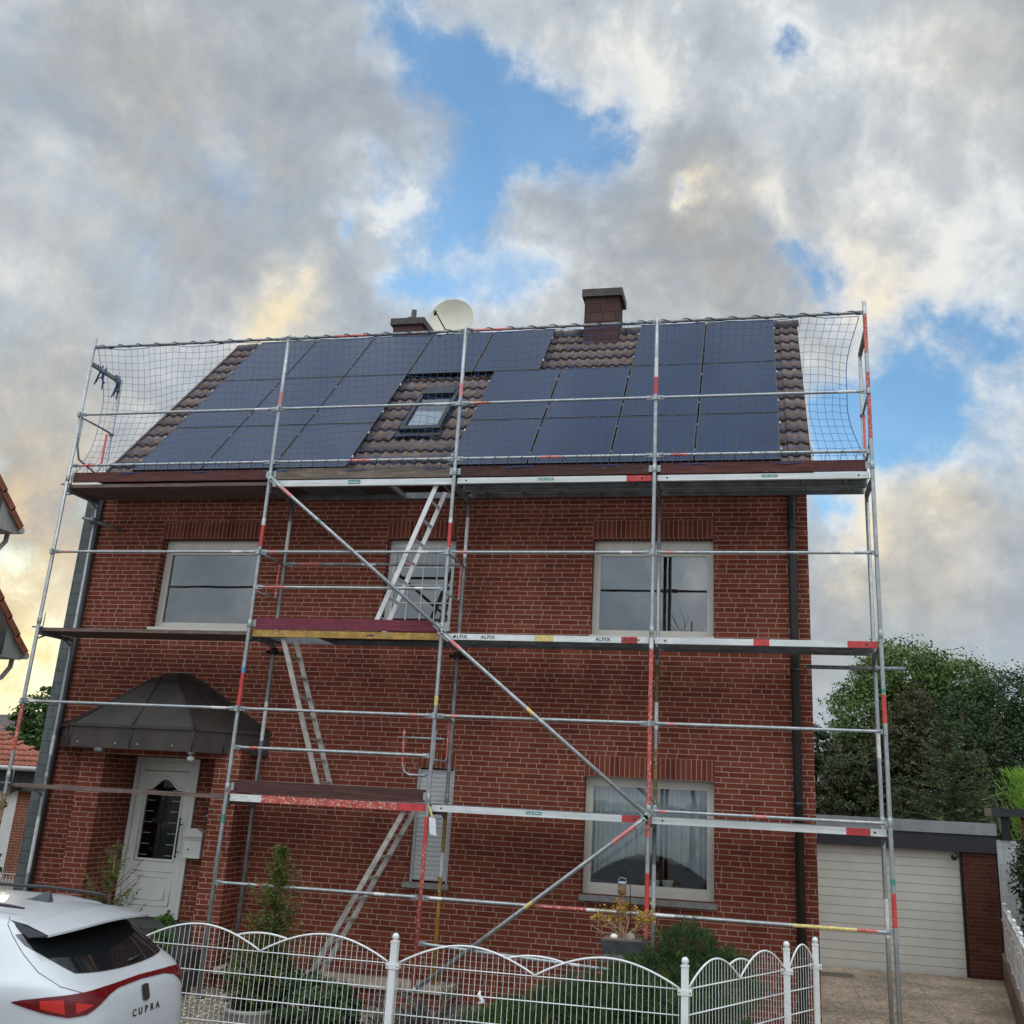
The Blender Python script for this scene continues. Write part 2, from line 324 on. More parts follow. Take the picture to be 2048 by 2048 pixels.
MAT['pebble'] = mat('pebbles', (.40, .33, .24), .85, 0, .2, 30, island=.45)
MAT['bark'] = mat('bark', (.11, .075, .05), .9, 0, .35, 12, .4, 40)
MAT['twig'] = mat('pale_twig', (.30, .18, .10), .8, 0, .25, 20)

# ------------------------------------------------------------------ mesh helpers
class MB:
    def __init__(s): s.v = []; s.f = []; s.uv = []; s.mi = []; s.sm = []
    def quad(s, pts, uv=None, m=0, smooth=False):
        i = len(s.v); s.v += [tuple(p) for p in pts]; s.f.append(tuple(range(i, i + len(pts))))
        if uv is None:
            a, b, c = Vector(pts[0]), Vector(pts[1]), Vector(pts[2]); e = (b - a); L = e.length or 1; e = e / L
            n = e.cross(c - a); n = n.normalized() if n.length > 1e-9 else Vector((0, 0, 1)); g = n.cross(e)
            uv = [((Vector(p) - a).dot(e), (Vector(p) - a).dot(g)) for p in pts]
        s.uv.append(uv); s.mi.append(m); s.sm.append(smooth)
    def rectx(s, x0, x1, z0, z1, y, m=0, swap=False, flip=False):     # faces -y
        pts = [(x0, y, z0), (x1, y, z0), (x1, y, z1), (x0, y, z1)]
        uv = [(p[0], p[2]) for p in pts]
        if swap: uv = [(p[2] - z0, p[0] - x0) for p in pts]
        if flip: pts = pts[::-1]; uv = uv[::-1]
        s.quad(pts, uv, m)
    def box(s, x0, x1, y0, y1, z0, z1, m=0, skip=''):
        F = {'f': [(x0, y0, z0), (x1, y0, z0), (x1, y0, z1), (x0, y0, z1)], 'b': [(x1, y1, z0), (x0, y1, z0), (x0, y1, z1), (x1, y1, z1)],
             'l': [(x0, y1, z0), (x0, y0, z0), (x0, y0, z1), (x0, y1, z1)], 'r': [(x1, y0, z0), (x1, y1, z0), (x1, y1, z1), (x1, y0, z1)],
             't': [(x0, y0, z1), (x1, y0, z1), (x1, y1, z1), (x0, y1, z1)], 'd': [(x0, y1, z0), (x1, y1, z0), (x1, y0, z0), (x0, y0, z0)]}
        for k, p in F.items():
            if k in skip: continue
            uv = [(q[0], q[2]) if k in 'fb' else (q[1], q[2]) if k in 'lr' else (q[0], q[1]) for q in p]
            s.quad(p, uv, m)
    def obox(s, a, b, wv, hv, m=0):       # beam from a to b with half width vectors
        a, b, wv, hv = Vector(a), Vector(b), Vector(wv), Vector(hv)
        c = [a - wv - hv, a + wv - hv, a + wv + hv, a - wv + hv]; d = [b - wv - hv, b + wv - hv, b + wv + hv, b - wv + hv]
        for i in range(4): j = (i + 1) % 4; s.quad([c[i], c[j], d[j], d[i]], None, m)
        s.quad(c[::-1], None, m); s.quad(d, None, m)
    def tube(s, pts, r, n=10, m=0, cap=True, mats=None):
        pts = [Vector(p) for p in pts]; rs = r if isinstance(r, (list, tuple)) else [r] * len(pts)
        base = len(s.v); up = None
        for k, p in enumerate(pts):
            d = (pts[min(k + 1, len(pts) - 1)] - pts[max(k - 1, 0)]).normalized()
            if up is None: up = Vector((0, 0, 1)) if abs(d.z) < .9 else Vector((0, 1, 0))
            a = up.cross(d); a = a.normalized() if a.length > 1e-6 else Vector((1, 0, 0)); b = d.cross(a); up = b if abs(d.z) >= .9 or True else up
            for i in range(n):
                t = 2 * math.pi * i / n; q = p + (a * math.cos(t) + b * math.sin(t)) * rs[k]; s.v.append(tuple(q))
        acc = 0
        for k in range(len(pts) - 1):
            L = (pts[k + 1] - pts[k]).length
            for i in range(n):
                j = (i + 1) % n; s.f.append((base + k * n + i, base + k * n + j, base + (k + 1) * n + j, base + (k + 1) * n + i))
                s.uv.append([(i / n, acc), (j / n if j else 1, acc), (j / n if j else 1, acc + L), (i / n, acc + L)]); s.mi.append(mats[k] if mats else m); s.sm.append(True)
            acc += L
        if cap:
            s.f.append(tuple(base + i for i in range(n))[::-1]); s.uv.append([(0, 0)] * n); s.mi.append(mats[0] if mats else m); s.sm.append(False)
            o = base + (len(pts) - 1) * n
            s.f.append(tuple(o + i for i in range(n))); s.uv.append([(0, 0)] * n); s.mi.append(mats[-1] if mats else m); s.sm.append(False)
    def lathe(s, c, prof, n=20, m=0, axis=(0, 0, 1)):
        ax = Vector(axis).normalized(); a = ax.orthogonal().normalized(); b = ax.cross(a); c = Vector(c); base = len(s.v)
        for r, h in prof:
            for i in range(n):
                t = 2 * math.pi * i / n; s.v.append(tuple(c + ax * h + (a * math.cos(t) + b * math.sin(t)) * max(r, 1e-4)))
        for k in range(len(prof) - 1):
            for i in range(n):
                j = (i + 1) % n; s.f.append((base + k * n + i, base + k * n + j, base + (k + 1) * n + j, base + (k + 1) * n + i)); s.uv.append([(0, 0)] * 4); s.mi.append(m); s.sm.append(True)
    def sphere(s, c, r, m=0, n=12, sq=(1, 1, 1)):
        base = len(s.v); h = n // 2
        for k in range(h + 1):
            ph = math.pi * k / h
            for i in range(n):
                t = 2 * math.pi * i / n; s.v.append((c[0] + r * sq[0] * math.sin(ph) * math.cos(t), c[1] + r * sq[1] * math.sin(ph) * math.sin(t), c[2] + r * sq[2] * math.cos(ph)))
        for k in range(h):
            for i in range(n):
                j = (i + 1) % n; s.f.append((base + k * n + i, base + (k + 1) * n + i, base + (k + 1) * n + j, base + k * n + j)); s.uv.append([(0, 0)] * 4); s.mi.append(m); s.sm.append(True)
    def build(s, name, mats, parent=None, loc=None, local=False, bevel=0):
        if not isinstance(mats, (list, tuple)): mats = [mats]
        off = Vector((0, 0, 0))
        if not local:
            if parent is not None:
                p = parent
                while p is not None: off = off + p.location; p = p.parent
            if loc is not None: off = off + Vector(loc) if parent is not None else Vector(loc)
        me = bpy.data.meshes.new(name)
        v = [(x[0] - off.x, x[1] - off.y, x[2] - off.z) for x in s.v]
        me.from_pydata(v, [], s.f)
        ul = me.uv_layers.new(name='UV'); flat = [c for f in s.uv for p in f for c in p]; ul.data.foreach_set('uv', flat)
        for m_ in mats: me.materials.append(MAT[m_] if isinstance(m_, str) else m_)
        me.polygons.foreach_set('material_index', s.mi); me.polygons.foreach_set('use_smooth', s.sm)
        me.update(); 
        o = bpy.data.objects.new(name, me); C.objects.link(o)
        if parent is not None: o.parent = parent
        if loc is not None and not local: o.location = Vector(loc)
        if bevel:
            b = o.modifiers.new('bevel', 'BEVEL'); b.width = bevel; b.segments = 2; b.limit_method = 'ANGLE'
        return o
def tag(o, label=None, cat=None, group=None, kind=None):
    if label: o['label'] = label
    if cat: o['category'] = cat
    if group: o['group'] = group
    if kind: o['kind'] = kind
    return o
def thing(name, label, cat, loc=(0, 0, 0), rz=0, group=None):
    o = bpy.data.objects.new(name, None); C.objects.link(o); o.location = loc; o.rotation_euler = (0, 0, rz); o.empty_display_size = .2
    return tag(o, label, cat, group)
def copy_tree(o, parent=None):
    c = o.copy(); C.objects.link(c); c.parent = parent
    for ch in [x for x in bpy.data.objects if x.parent == o]: copy_tree(ch, c)
    return c
def text_mesh(txt, size, mb, fn, m=0, spacing=1.0, bold=0.0):
    cu = bpy.data.curves.new('t', 'FONT'); cu.body = txt; cu.size = size; cu.align_x = 'CENTER'; cu.space_character = spacing; cu.offset = bold; cu.resolution_u = 3
    ob = bpy.data.objects.new('t', cu); C.objects.link(ob); dg = bpy.context.evaluated_depsgraph_get(); me = bpy.data.meshes.new_from_object(ob.evaluated_get(dg))
    for p in me.polygons: mb.quad([fn(me.vertices[i].co.x, me.vertices[i].co.y) for i in p.vertices], None, m)
    bpy.data.objects.remove(ob); bpy.data.curves.remove(cu); bpy.data.meshes.remove(me)

def fastmesh(name, V, F, mats, mi=None, parent=None, loc=None):
    # V (n,3) world array, F (m,4)
    off = np.zeros(3)
    if parent is not None: off = np.array(parent.location)
    elif loc is not None: off = np.array(loc)
    V = V - off
    me = bpy.data.meshes.new(name); me.vertices.add(len(V)); me.vertices.foreach_set('co', V.astype(np.float32).ravel())
    k = F.shape[1]; me.loops.add(F.size); me.loops.foreach_set('vertex_index', F.astype(np.int32).ravel())
    me.polygons.add(len(F)); me.polygons.foreach_set('loop_start', np.arange(0, F.size, k, dtype=np.int32)); me.polygons.foreach_set('loop_total', np.full(len(F), k, dtype=np.int32))
    for m_ in mats: me.materials.append(MAT[m_] if isinstance(m_, str) else m_)
    if mi is not None: me.polygons.foreach_set('material_index', mi.astype(np.int32))
    me.update(calc_edges=True); me.validate()
    o = bpy.data.objects.new(name, me); C.objects.link(o)
    if parent is not None: o.parent = parent
    elif loc is not None: o.location = loc
    return o
def leaf_quads(P, D, N, L, Wd, rng):
    # P centres, D long directions, N normals; L, Wd arrays -> pointed leaf (quad: base, side, tip, side)
    S = np.cross(D, N); S /= np.linalg.norm(S, axis=1, keepdims=True) + 1e-9
    L = L[:, None]; Wd = Wd[:, None]
    a = P - D * L * .5; b = P + S * Wd * .5 - D * L * .05; c = P + D * L * .5; d = P - S * Wd * .5 - D * L * .05
    V = np.stack([a, b, c, d], 1).reshape(-1, 3); F = np.arange(len(V)).reshape(-1, 4); return V, F
def unit(a): return a / (np.linalg.norm(a, axis=-1, keepdims=True) + 1e-9)
def crown(name, blobs, n, ls, mats, parent, seed, clump=.5, up=.4, mfrac=(.5,), fill=.55, ragged=.10):
    """leaves on clumps: every blob (centre, radii) gets sub-clumps on its shell, leaves scattered in each"""
    rng = np.random.default_rng(seed); Ps = []; Ns = []
    tot = sum(b[1][0] * b[1][1] + b[1][2] * b[1][0] for b in blobs)
    for c, r in blobs:
        c = np.array(c); r = np.array(r, float); k = int(n * (r[0] * r[1] + r[2] * r[0]) / tot)
        nc = max(8, int(k / 26)); u = unit(rng.normal(size=(nc, 3))); rad = rng.uniform(fill, 1.0 + ragged, (nc, 1)) ** .8
        cc = c + u * r * rad; cs = clump * r.mean() * rng.uniform(.14, .34, (nc, 1))
        idx = rng.integers(0, nc, k); off = np.clip(rng.normal(size=(k, 3)), -1.7, 1.7) * cs[idx] * np.array([1, 1, .62])
        Ps.append(cc[idx] + off); Ns.append(unit(u[idx] * .9 + rng.normal(size=(k, 3)) * .6 + np.array([0, 0, up])))
    P = np.concatenate(Ps); N = np.concatenate(Ns); D = unit(np.cross(N, rng.normal(size=N.shape)) + np.array([0, 0, -.25]))
    L = ls * rng.uniform(.6, 1.35, len(P)); V, F = leaf_quads(P, D, N, L, L * rng.uniform(.45, .75, len(P)), rng)
    cl, _ = np.modf(np.abs(np.sin(P @ np.array([1.3, 2.1, 1.7])) * 3.7)); mi = np.searchsorted(np.cumsum(mfrac), cl * .6 + rng.uniform(0, .4, len(P)))
    mi = np.clip(mi, 0, len(mats) - 1)
    return fastmesh(name, V, F, mats, mi, parent)
def limbs(mb, base, top, r0, nb, spread, rng, lo=.35, curve=.1):
    base = Vector(base); top = Vector(top); pts = []; 
    for i in range(7):
        t = i / 6; p = base.lerp(top, t) + Vector((rng.uniform(-1, 1), rng.uniform(-1, 1), 0)) * curve * t; pts.append(p)
    mb.tube(pts, [r0 * (1 - .82 * i / 6) for i in range(7)], 9)
    ends = []
    for k in range(nb):
        t = rng.uniform(lo, .98); i = min(5, int(t * 6)); p = pts[i].lerp(pts[i + 1], t * 6 - i); a = rng.uniform(0, 6.283); 
        L = spread * rng.uniform(.5, 1.1) * (1.15 - t * .5); d = Vector((math.cos(a), math.sin(a), rng.uniform(.3, 1.0)))
        q = p + d * L * .5; e = p + d * L + Vector((0, 0, L * .15)); rr = r0 * (1 - .8 * t) * .5
        mb.tube([p, q, e], [rr, rr * .65, rr * .25], 6); ends.append(e)
        for j in range(2):
            d2 = (d + Vector((rng.uniform(-1, 1), rng.uniform(-1, 1), rng.uniform(-.2, .8)))).normalized(); mb.tube([q, q + d2 * L * .45], [rr * .5, rr * .15], 5)
    return ends

def tiles(mb, o, ex, es, en, width, length, pw=.30, pl=.345, amp=.030, lip=.036, m=0, ns=12, skip=None):
    """pantiles: o eave corner, ex across, es up the slope, en normal; every tile its own island"""
    o, ex, es, en = Vector(o), Vector(ex), Vector(es), Vector(en)
    nx = max(1, round(width / pw)); pw = width / nx; ny = max(1, round(length / pl)); pl = length / ny
    def prof(t): # two rolls per tile, flat pans between
        q = (t * 2) % 1.0; return amp * max(0.0, math.cos((q - .30) * math.pi / .60)) ** .8 if q < .60 else 0.0
    for j in range(ny):
        for i in range(nx):
            if skip and skip((i + .5) * pw, (j + .5) * pl): continue
            jit = rnd.uniform(-.004, .004); xs = [k / ns for k in range(ns + 1)]
            lo = [o + ex * ((i + t) * pw) + es * (j * pl - .03 + jit) + en * (prof(t) + lip) for t in xs]
            hi = [o + ex * ((i + t) * pw) + es * ((j + 1) * pl) + en * (prof(t) * .95) for t in xs]
            fr = [p - en * (lip + .006) for p in lo]
            b = len(mb.v)
            mb.v += [tuple(p) for p in fr] + [tuple(p) for p in lo] + [tuple(p) for p in hi]
            n1 = ns + 1
            for k in range(ns):
                mb.f.append((b + k, b + k + 1, b + n1 + k + 1, b + n1 + k)); mb.uv.append([(0, 0)] * 4); mb.mi.append(m); mb.sm.append(False)
                mb.f.append((b + n1 + k, b + n1 + k + 1, b + 2 * n1 + k + 1, b + 2 * n1 + k)); mb.uv.append([(0, 0)] * 4); mb.mi.append(m); mb.sm.append(True)

#PART2
# ================================================================== SETTING
b = MB(); b.box(-400, 400, -400, 600, -.6, -.1); tag(b.build('ground', mat('ground_soil', (.16, .15, .12), .95, 0, .25, .4, .2, 6)), kind='structure')
b = MB(); b.box(-60, 60, -30, -9.2, -.1, .0)
tag(b.build('road', mat('asphalt', (.055, .055, .056), .9, 0, .2, 2, .3, 90)), kind='structure')
m_pave, t, p, out = newmat('concrete_paving'); co = objco(t)
bt = t.n('ShaderNodeTexBrick'); t.put(bt.inputs['Vector'], co); bt.inputs['Scale'].default_value = 1; bt.inputs['Brick Width'].default_value = .3; bt.inputs['Row Height'].default_value = .3; bt.inputs['Mortar Size'].default_value = .006
bt.inputs['Color1'].default_value = (.20, .195, .19, 1); bt.inputs['Color2'].default_value = (.16, .155, .15, 1); bt.inputs['Mortar'].default_value = (.06, .06, .055, 1)
nn, _ = t.noise(co, 3, 6, .65); t.put(p.inputs['Base Color'], t.v('SCALE', bt.outputs[0], scale=t.ss(nn, .25, .75, .75, 1.15))); p.inputs['Roughness'].default_value = .9
b = MB(); b.box(-60, 10.0, -9.2, -3.55, -.1, .08); tag(b.build('pavement', m_pave), kind='structure')
# driveway: washed aggregate slabs, slightly uneven
m_drv, t, p, out = newmat('washed_aggregate'); co = objco(t)
vo = t.n('ShaderNodeTexVoronoi'); t.put(vo.inputs['Vector'], co); vo.inputs['Scale'].default_value = 48
n1_, _ = t.noise(co, 1.1, 6, .65); n2_, _ = t.noise(co, 14, 5, .7)
s_ = t.n('ShaderNodeSeparateColor'); t.put(s_.inputs[0], vo.outputs['Color'])
c_ = t.mix(s_.outputs[0], (.17, .125, .085), (.48, .375, .26)); c_ = t.v('SCALE', c_, scale=t.ss(n1_, .28, .72, .55, 1.2)); c_ = t.v('SCALE', c_, scale=t.ss(n2_, .25, .75, .75, 1.2))
sx = t.n('ShaderNodeSeparateXYZ'); t.put(sx.inputs[0], co)
gx = t.m('FRACT', t.m('MULTIPLY', t.m('ADD', sx.outputs[0], .25), 1.0)); gy = t.m('FRACT', t.m('MULTIPLY', sx.outputs[1], 1.0))
jl = t.m('MINIMUM', t.m('MINIMUM', gx, t.m('SUBTRACT', 1.0, gx)), t.m('MINIMUM', gy, t.m('SUBTRACT', 1.0, gy)))
c_ = t.mix(t.ss(jl, .003, .010), (.15, .125, .09), c_)
t.put(p.inputs['Base Color'], c_); p.inputs['Roughness'].default_value = .9
bb = t.n('ShaderNodeBump'); bb.inputs['Strength'].default_value = .7; bb.inputs['Distance'].default_value = .006; t.put(bb.inputs['Height'], vo.outputs['Distance']); t.put(p.inputs['Normal'], bb.outputs[0])
b = MB(); b.box(10.0, 13.6, -9.2, 6.05, -.1, -.004); tag(b.build('driveway', m_drv), kind='structure')
# drain grating by the garage
b = MB()
b.box(10.30, 10.86, 5.02, 5.40, -.003, .004, 0)
for i in range(14): b.box(10.33 + i * .037, 10.35 + i * .037, 5.05, 5.37, .004, .007, 1)
tag(b.build('drain_grate', [mat('drain_concrete', (.20, .165, .125), .9), 'pipe_brown'], loc=(10.6, 5.2, 0)), 'flat drain cover set in the driveway before the garage door', 'drain cover')
# front garden bed
m_gr, t, p, out = newmat('gravel'); co = objco(t)
vo = t.n('ShaderNodeTexVoronoi'); t.put(vo.inputs['Vector'], co); vo.inputs['Scale'].default_value = 42
s_ = t.n('ShaderNodeSeparateColor'); t.put(s_.inputs[0], vo.outputs['Color']); n1_, _ = t.noise(co, 2.2, 5, .6)
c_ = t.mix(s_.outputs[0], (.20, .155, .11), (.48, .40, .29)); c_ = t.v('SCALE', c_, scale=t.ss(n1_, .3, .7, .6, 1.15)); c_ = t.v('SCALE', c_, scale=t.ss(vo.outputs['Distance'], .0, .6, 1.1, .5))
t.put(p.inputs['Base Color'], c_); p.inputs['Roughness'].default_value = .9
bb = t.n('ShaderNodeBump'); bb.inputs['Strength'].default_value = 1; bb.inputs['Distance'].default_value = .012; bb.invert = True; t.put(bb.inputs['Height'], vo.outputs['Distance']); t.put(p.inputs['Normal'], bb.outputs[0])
b = MB(); nx_, ny_ = 60, 22
hgt = lambda x, y: .085 + .05 * mnoise.noise(Vector((x * .9, y * .9, 3))) + .02 * mnoise.noise(Vector((x * 4, y * 4, 1)))
for i in range(nx_):
    for j in range(ny_):
        x0, x1 = -.5 + 10.5 * i / nx_, -.5 + 10.5 * (i + 1) / nx_; y0, y1 = -3.55 + 3.5 * j / ny_, -3.55 + 3.5 * (j + 1) / ny_
        b.quad([(x0, y0, hgt(x0, y0)), (x1, y0, hgt(x1, y0)), (x1, y1, hgt(x1, y1)), (x0, y1, hgt(x0, y1))], None, 0, True)
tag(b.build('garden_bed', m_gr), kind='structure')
rng = np.random.default_rng(3); b = MB()
for i in range(2600):
    x, y = rng.uniform(2.6, 7.4), rng.uniform(-3.4, -.6); r = rng.uniform(.010, .024)
    b.sphere((x, y, hgt(x, y) + r * .3), r, 0, 6, (rng.uniform(.8, 1.4), rng.uniform(.8, 1.3), rng.uniform(.5, .8)))
tag(b.build('gravel', 'pebble', loc=(5, -2, .08)), 'loose beige gravel covering the front garden bed', 'gravel', kind='stuff')

# ================================================================== THE HOUSE
house = thing('brick_house', 'red brick two-storey house with solar panelled steep roof behind scaffolding', 'house', (5, 0, 0))
XL, XR, ZT, DEP = -.19, 10.07, 6.52, 5.6
OPEN = [(.975, 2.555, 4.50, 5.785), (4.43, 5.42, 4.56, 5.785), (7.31, 8.885, 4.50, 5.778), (7.31, 8.89, 1.40, 2.757), (5.14, 5.64, 1.40, 2.765), (.92, 2.53, .68, 2.745)]
LINT = [(o[0] - .005, o[1] + .005, o[3], o[3] + (.25 if o[0] != 5.14 else .19)) for o in OPEN[:5]]
wall = MB(); cut = OPEN + LINT
xs = sorted({XL, XR} | {c[0] for c in cut} | {c[1] for c in cut}); zs = sorted({-.1, ZT} | {c[2] for c in cut} | {c[3] for c in cut})
for i in range(len(xs) - 1):
    for j in range(len(zs) - 1):
        cx, cz = (xs[i] + xs[i + 1]) / 2, (zs[j] + zs[j + 1]) / 2
        if any(c[0] < cx < c[1] and c[2] < cz < c[3] for c in cut): continue
        wall.rectx(xs[i], xs[i + 1], zs[j], zs[j + 1], 0)
RD = .21
for k, o in enumerate(OPEN):
    x0, x1, z0, z1 = o; d = RD if k < 5 else .34
    wall.quad([(x0, 0, z0), (x0, d, z0), (x0, d, z1), (x0, 0, z1)], [(0.03, z0), (d + .03, z0), (d + .03, z1), (.03, z1)])
    wall.quad([(x1, d, z0), (x1, 0, z0), (x1, 0, z1), (x1, d, z1)], [(0.03, z0), (d + .03, z0), (d + .03, z1), (.03, z1)])
    wall.quad([(x0, 0, z1), (x0, d, z1), (x1, d, z1), (x1, 0, z1)], [(.03, x0), (d + .03, x0), (d + .03, x1), (.03, x1)], 1)
    wall.quad([(x0, d, z0), (x0, 0, z0), (x1, 0, z0), (x1, d, z0)], [(.03, x0), (d + .03, x0), (d + .03, x1), (.03, x1)], 1)
for l in LINT: wall.rectx(l[0], l[1], l[2], l[3], 0, 1, swap=True)
# gables and back
RG = 2.8; ZRG = 6.60 + (RG + .3) * math.tan(R(48.5)) - .12
for x, sgn in ((XL, -1), (XR, 1)):
    pts = [(x, 0, -.1), (x, DEP, -.1), (x, DEP, ZT), (x, RG, ZRG), (x, 0, ZT)]
    if sgn < 0: pts = pts[::-1]
    wall.quad(pts, [(p[1], p[2]) for p in pts])
wall.rectx(XL, XR, -.1, ZT, DEP, flip=True)
# porch piers
for x0, x1 in ((.57, .92), (2.53, 2.88)):
    wall.box(x0, x1, -.4, -.002, -.05, 2.86, 0, 'bd')
wall.box(.92, 2.53, -.4, -.002, 2.745, 2.86, 0, 'blr')
wall.build('wall', ['brick', 'soldier'], house)
b = MB(); b.box(-.39, XL - .003, -.004, DEP, -.1, 6.42); b.build('slate_cladding', 'slate', house)
# roof
TH = R(48.5); ES = Vector((0, math.cos(TH), math.sin(TH))); EN = Vector((0, -math.sin(TH), math.cos(TH)))
RX0, RX1 = .02, 10.13; RZ0 = 6.60; SL = 3.1 / math.cos(TH)
b = MB(); tiles(b, (RX0, -.3, RZ0), (1, 0, 0), ES, EN, RX1 - RX0, SL, skip=lambda x, s: 4.27 < x + RX0 < 4.92 and 1.15 < s < 2.4)
o0, o1 = Vector((RX0, -.3, RZ0)), Vector((RX1, -.3, RZ0))
b.quad([o0 - EN * .04, o1 - EN * .04, o1 + ES * SL - EN * .04, o0 + ES * SL - EN * .04], None, 1)
bk = Vector((0, DEP + .6, 0)); zr = RZ0 + SL * math.sin(TH)
b.quad([(RX1, 5.9, RZ0), (RX0, 5.9, RZ0), (RX0, 2.8, zr), (RX1, 2.8, zr)], None, 0)
roof = b.build('roof', ['tile', 'plank_dark'], house)
b = MB(); n = 28
for i in range(n):
    x0 = RX0 + (RX1 - RX0) * i / n; x1 = RX0 + (RX1 - RX0) * (i + 1) / n + .03
    b.tube([(x0, 2.8, zr - .01), (x1, 2.8, zr - .01)], [.105, .118], 12)
b.build('ridge_tiles', 'ridge', roof)
# verge tiles (white edge strip on the right)
b = MB(); b.obox(Vector((RX1 + .015, -.3, RZ0)) - EN * .02, Vector((RX1 + .015, -.3, RZ0)) + ES * SL - EN * .02, (.012, 0, 0), EN * .06); b.build('verge_trim', 'soffit', roof)
b = MB(); b.obox(Vector((RX0 - .02, -.3, RZ0)) + EN * .01, Vector((RX0 - .02, -.3, RZ0)) + ES * SL + EN * .01, (.015, 0, 0), EN * .05); b.build('verge_trim', 'tile', roof)
# eaves: soffit box, gutter
b = MB(); b.box(RX0, RX1, -.30, 0.02, 6.44, 6.62); b.build('eaves_board', 'wood_brown', house)
b = MB(); pr_ = [(-.37 + .07 * math.cos(a), 6.60 + .07 * math.sin(a)) for a in [math.pi + math.pi * k / 8 for k in range(9)]]
for (y0, z0), (y1, z1) in zip(pr_[:-1], pr_[1:]): b.quad([(RX0, y0, z0), (RX1, y0, z0), (RX1, y1, z1), (RX0, y1, z1)], None, 0, True)
b.build('gutter', 'pipe_brown', house)
b = MB(); b.tube([(9.875, -.33, 6.52), (9.875, -.25, 6.44), (9.875, -.085, 6.30), (9.87, -.085, 6.2), (9.87, -.085, 0.0)], .052, 14)
for z in (5.9, 4.1, 2.55, .9): b.lathe((9.87, -.085, z), [(.052, -.02), (.062, -.02), (.062, .02), (.052, .02)], 14)
b.build('downpipe', 'pipe_brown', house)
# left eave-gutter drain, behind the pole
b = MB(); b.tube([(-.135, -.055, 6.45), (-.135, -.055, 0.0)], .048, 12); b.build('downpipe', mat('grey_zinc_pipe', (.085, .10, .105), .5, .3), house)
# chimneys
b = MB(); b.box(6.60, 7.19, 2.48, 2.95, 9.7, 10.66, 0, 'd'); ch = b.build('chimney', 'chim', roof)
b = MB(); b.box(6.555, 7.25, 2.43, 3.0, 10.66, 10.80); b.build('chimney_cap', 'ridge', ch, bevel=.012)
b = MB(); b.box(2.70, 3.27, 3.6, 4.25, 9.0, 10.87, 0, 'd'); ch = b.build('chimney', 'chim', roof)
b = MB(); b.box(2.65, 3.32, 3.55, 4.3, 10.87, 11.0); b.build('chimney_cap', 'ridge', ch, bevel=.012)
b = MB(); b.lathe((3.03, 3.75, 11.0), [(.14, 0), (.13, .06), (.06, .09), (.05, .1), (.05, .25), (.0, .25)], 16); b.build('chimney_pot', 'dark_fascia', ch)
# skylight
def RP(x, s, h): return Vector((x, -.3, RZ0)) + ES * s + EN * h
def roofbox(mb, x0, x1, s0, s1, h0, h1, m=0):
    c = [RP(x0, s0, h0), RP(x1, s0, h0), RP(x1, s1, h0), RP(x0, s1, h0)]; d = [RP(x0, s0, h1), RP(x1, s0, h1), RP(x1, s1, h1), RP(x0, s1, h1)]
    for i in range(4): j = (i + 1) % 4; mb.quad([c[i], c[j], d[j], d[i]], None, m)
    mb.quad(d, None, m)
b = MB(); X0, X1, S0, S1 = 4.29, 4.91, 1.13, 2.44
roofbox(b, X0, X0 + .06, S0, S1, -.02, .135); roofbox(b, X1 - .06, X1, S0, S1, -.02, .135); roofbox(b, X0 + .06, X1 - .06, S0, S0 + .10, -.02, .135); roofbox(b, X0 + .06, X1 - .06, S1 - .2, S1, -.02, .16)
roofbox(b, X0 - .04, X1 + .04, S0 - .12, S0 - .002, -.02, .075)
sk = b.build('skylight', mat('dark_aluminium', (.024, .025, .026), .6, .0, spec=.25), roof)
b = MB(); b.quad([RP(X0 + .06, S0 + .10, .105), RP(X1 - .06, S0 + .10, .105), RP(X1 - .06, S1 - .2, .105), RP(X0 + .06, S1 - .2, .105)]); b.build('pane', glass_mat('skylight_glass', .018, (.8, .85, .85), wav=.0), sk)
b = MB(); b.quad([RP(X0 + .08, S0 + .10, .092), RP(X1 - .08, S0 + .10, .092), RP(X1 - .08, S0 + .62, .092), RP(X0 + .08, S0 + .62, .092)], None, 0); b.build('blind', mat('white_blind', (.19, .22, .25), .8), sk)
b = MB(); b.quad([RP(X0 + .03, S0 + .04, .082), RP(X1 - .03, S0 + .04, .082), RP(X1 - .03, S1 - .1, .082), RP(X0 + .03, S1 - .1, .082)]); b.build('reveal', 'darkroom', sk)  # flat dark sheet under the pane, shade of the shaft as colour

# windows
def frame_mb(x0, x1, z0, z1, y, wv=.075, d=.06, bot=None, top=None):
    m_ = MB(); bt_ = bot or wv; tp = top or wv
    m_.box(x0, x0 + wv, y, y + d, z0, z1); m_.box(x1 - wv, x1, y, y + d, z0, z1)
    m_.box(x0 + wv, x1 - wv, y, y + d, z0, z0 + bt_, 0, 'lr'); m_.box(x0 + wv, x1 - wv, y, y + d, z1 - tp, z1, 0, 'lr')
    iw = .035   # sash, set 12 mm back
    a0, a1, c0, c1 = x0 + wv, x1 - wv, z0 + bt_, z1 - tp
    m_.box(a0, a0 + iw, y + .014, y + d, c0, c1, 0, 'l'); m_.box(a1 - iw, a1, y + .014, y + d, c0, c1, 0, 'r'); m_.box(a0 + iw, a1 - iw, y + .014, y + d, c0, c0 + iw, 0, 'lrd'); m_.box(a0 + iw, a1 - iw, y + .014, y + d, c1 - iw, c1, 0, 'lrt')
    return m_, (a0 + iw, a1 - iw, c0 + iw, c1 - iw)
def window(o, y=.145, bot=None, top=None, pm='pane', fm='frame'):
    m_, g = frame_mb(o[0], o[1], o[2], o[3], y, .055, .06, bot, top)
    f = m_.build('window', fm, house, bevel=.004)
    q = MB(); q.rectx(g[0], g[1], g[2], g[3], y + .035); q.build('pane', pm, f)
    return f, g
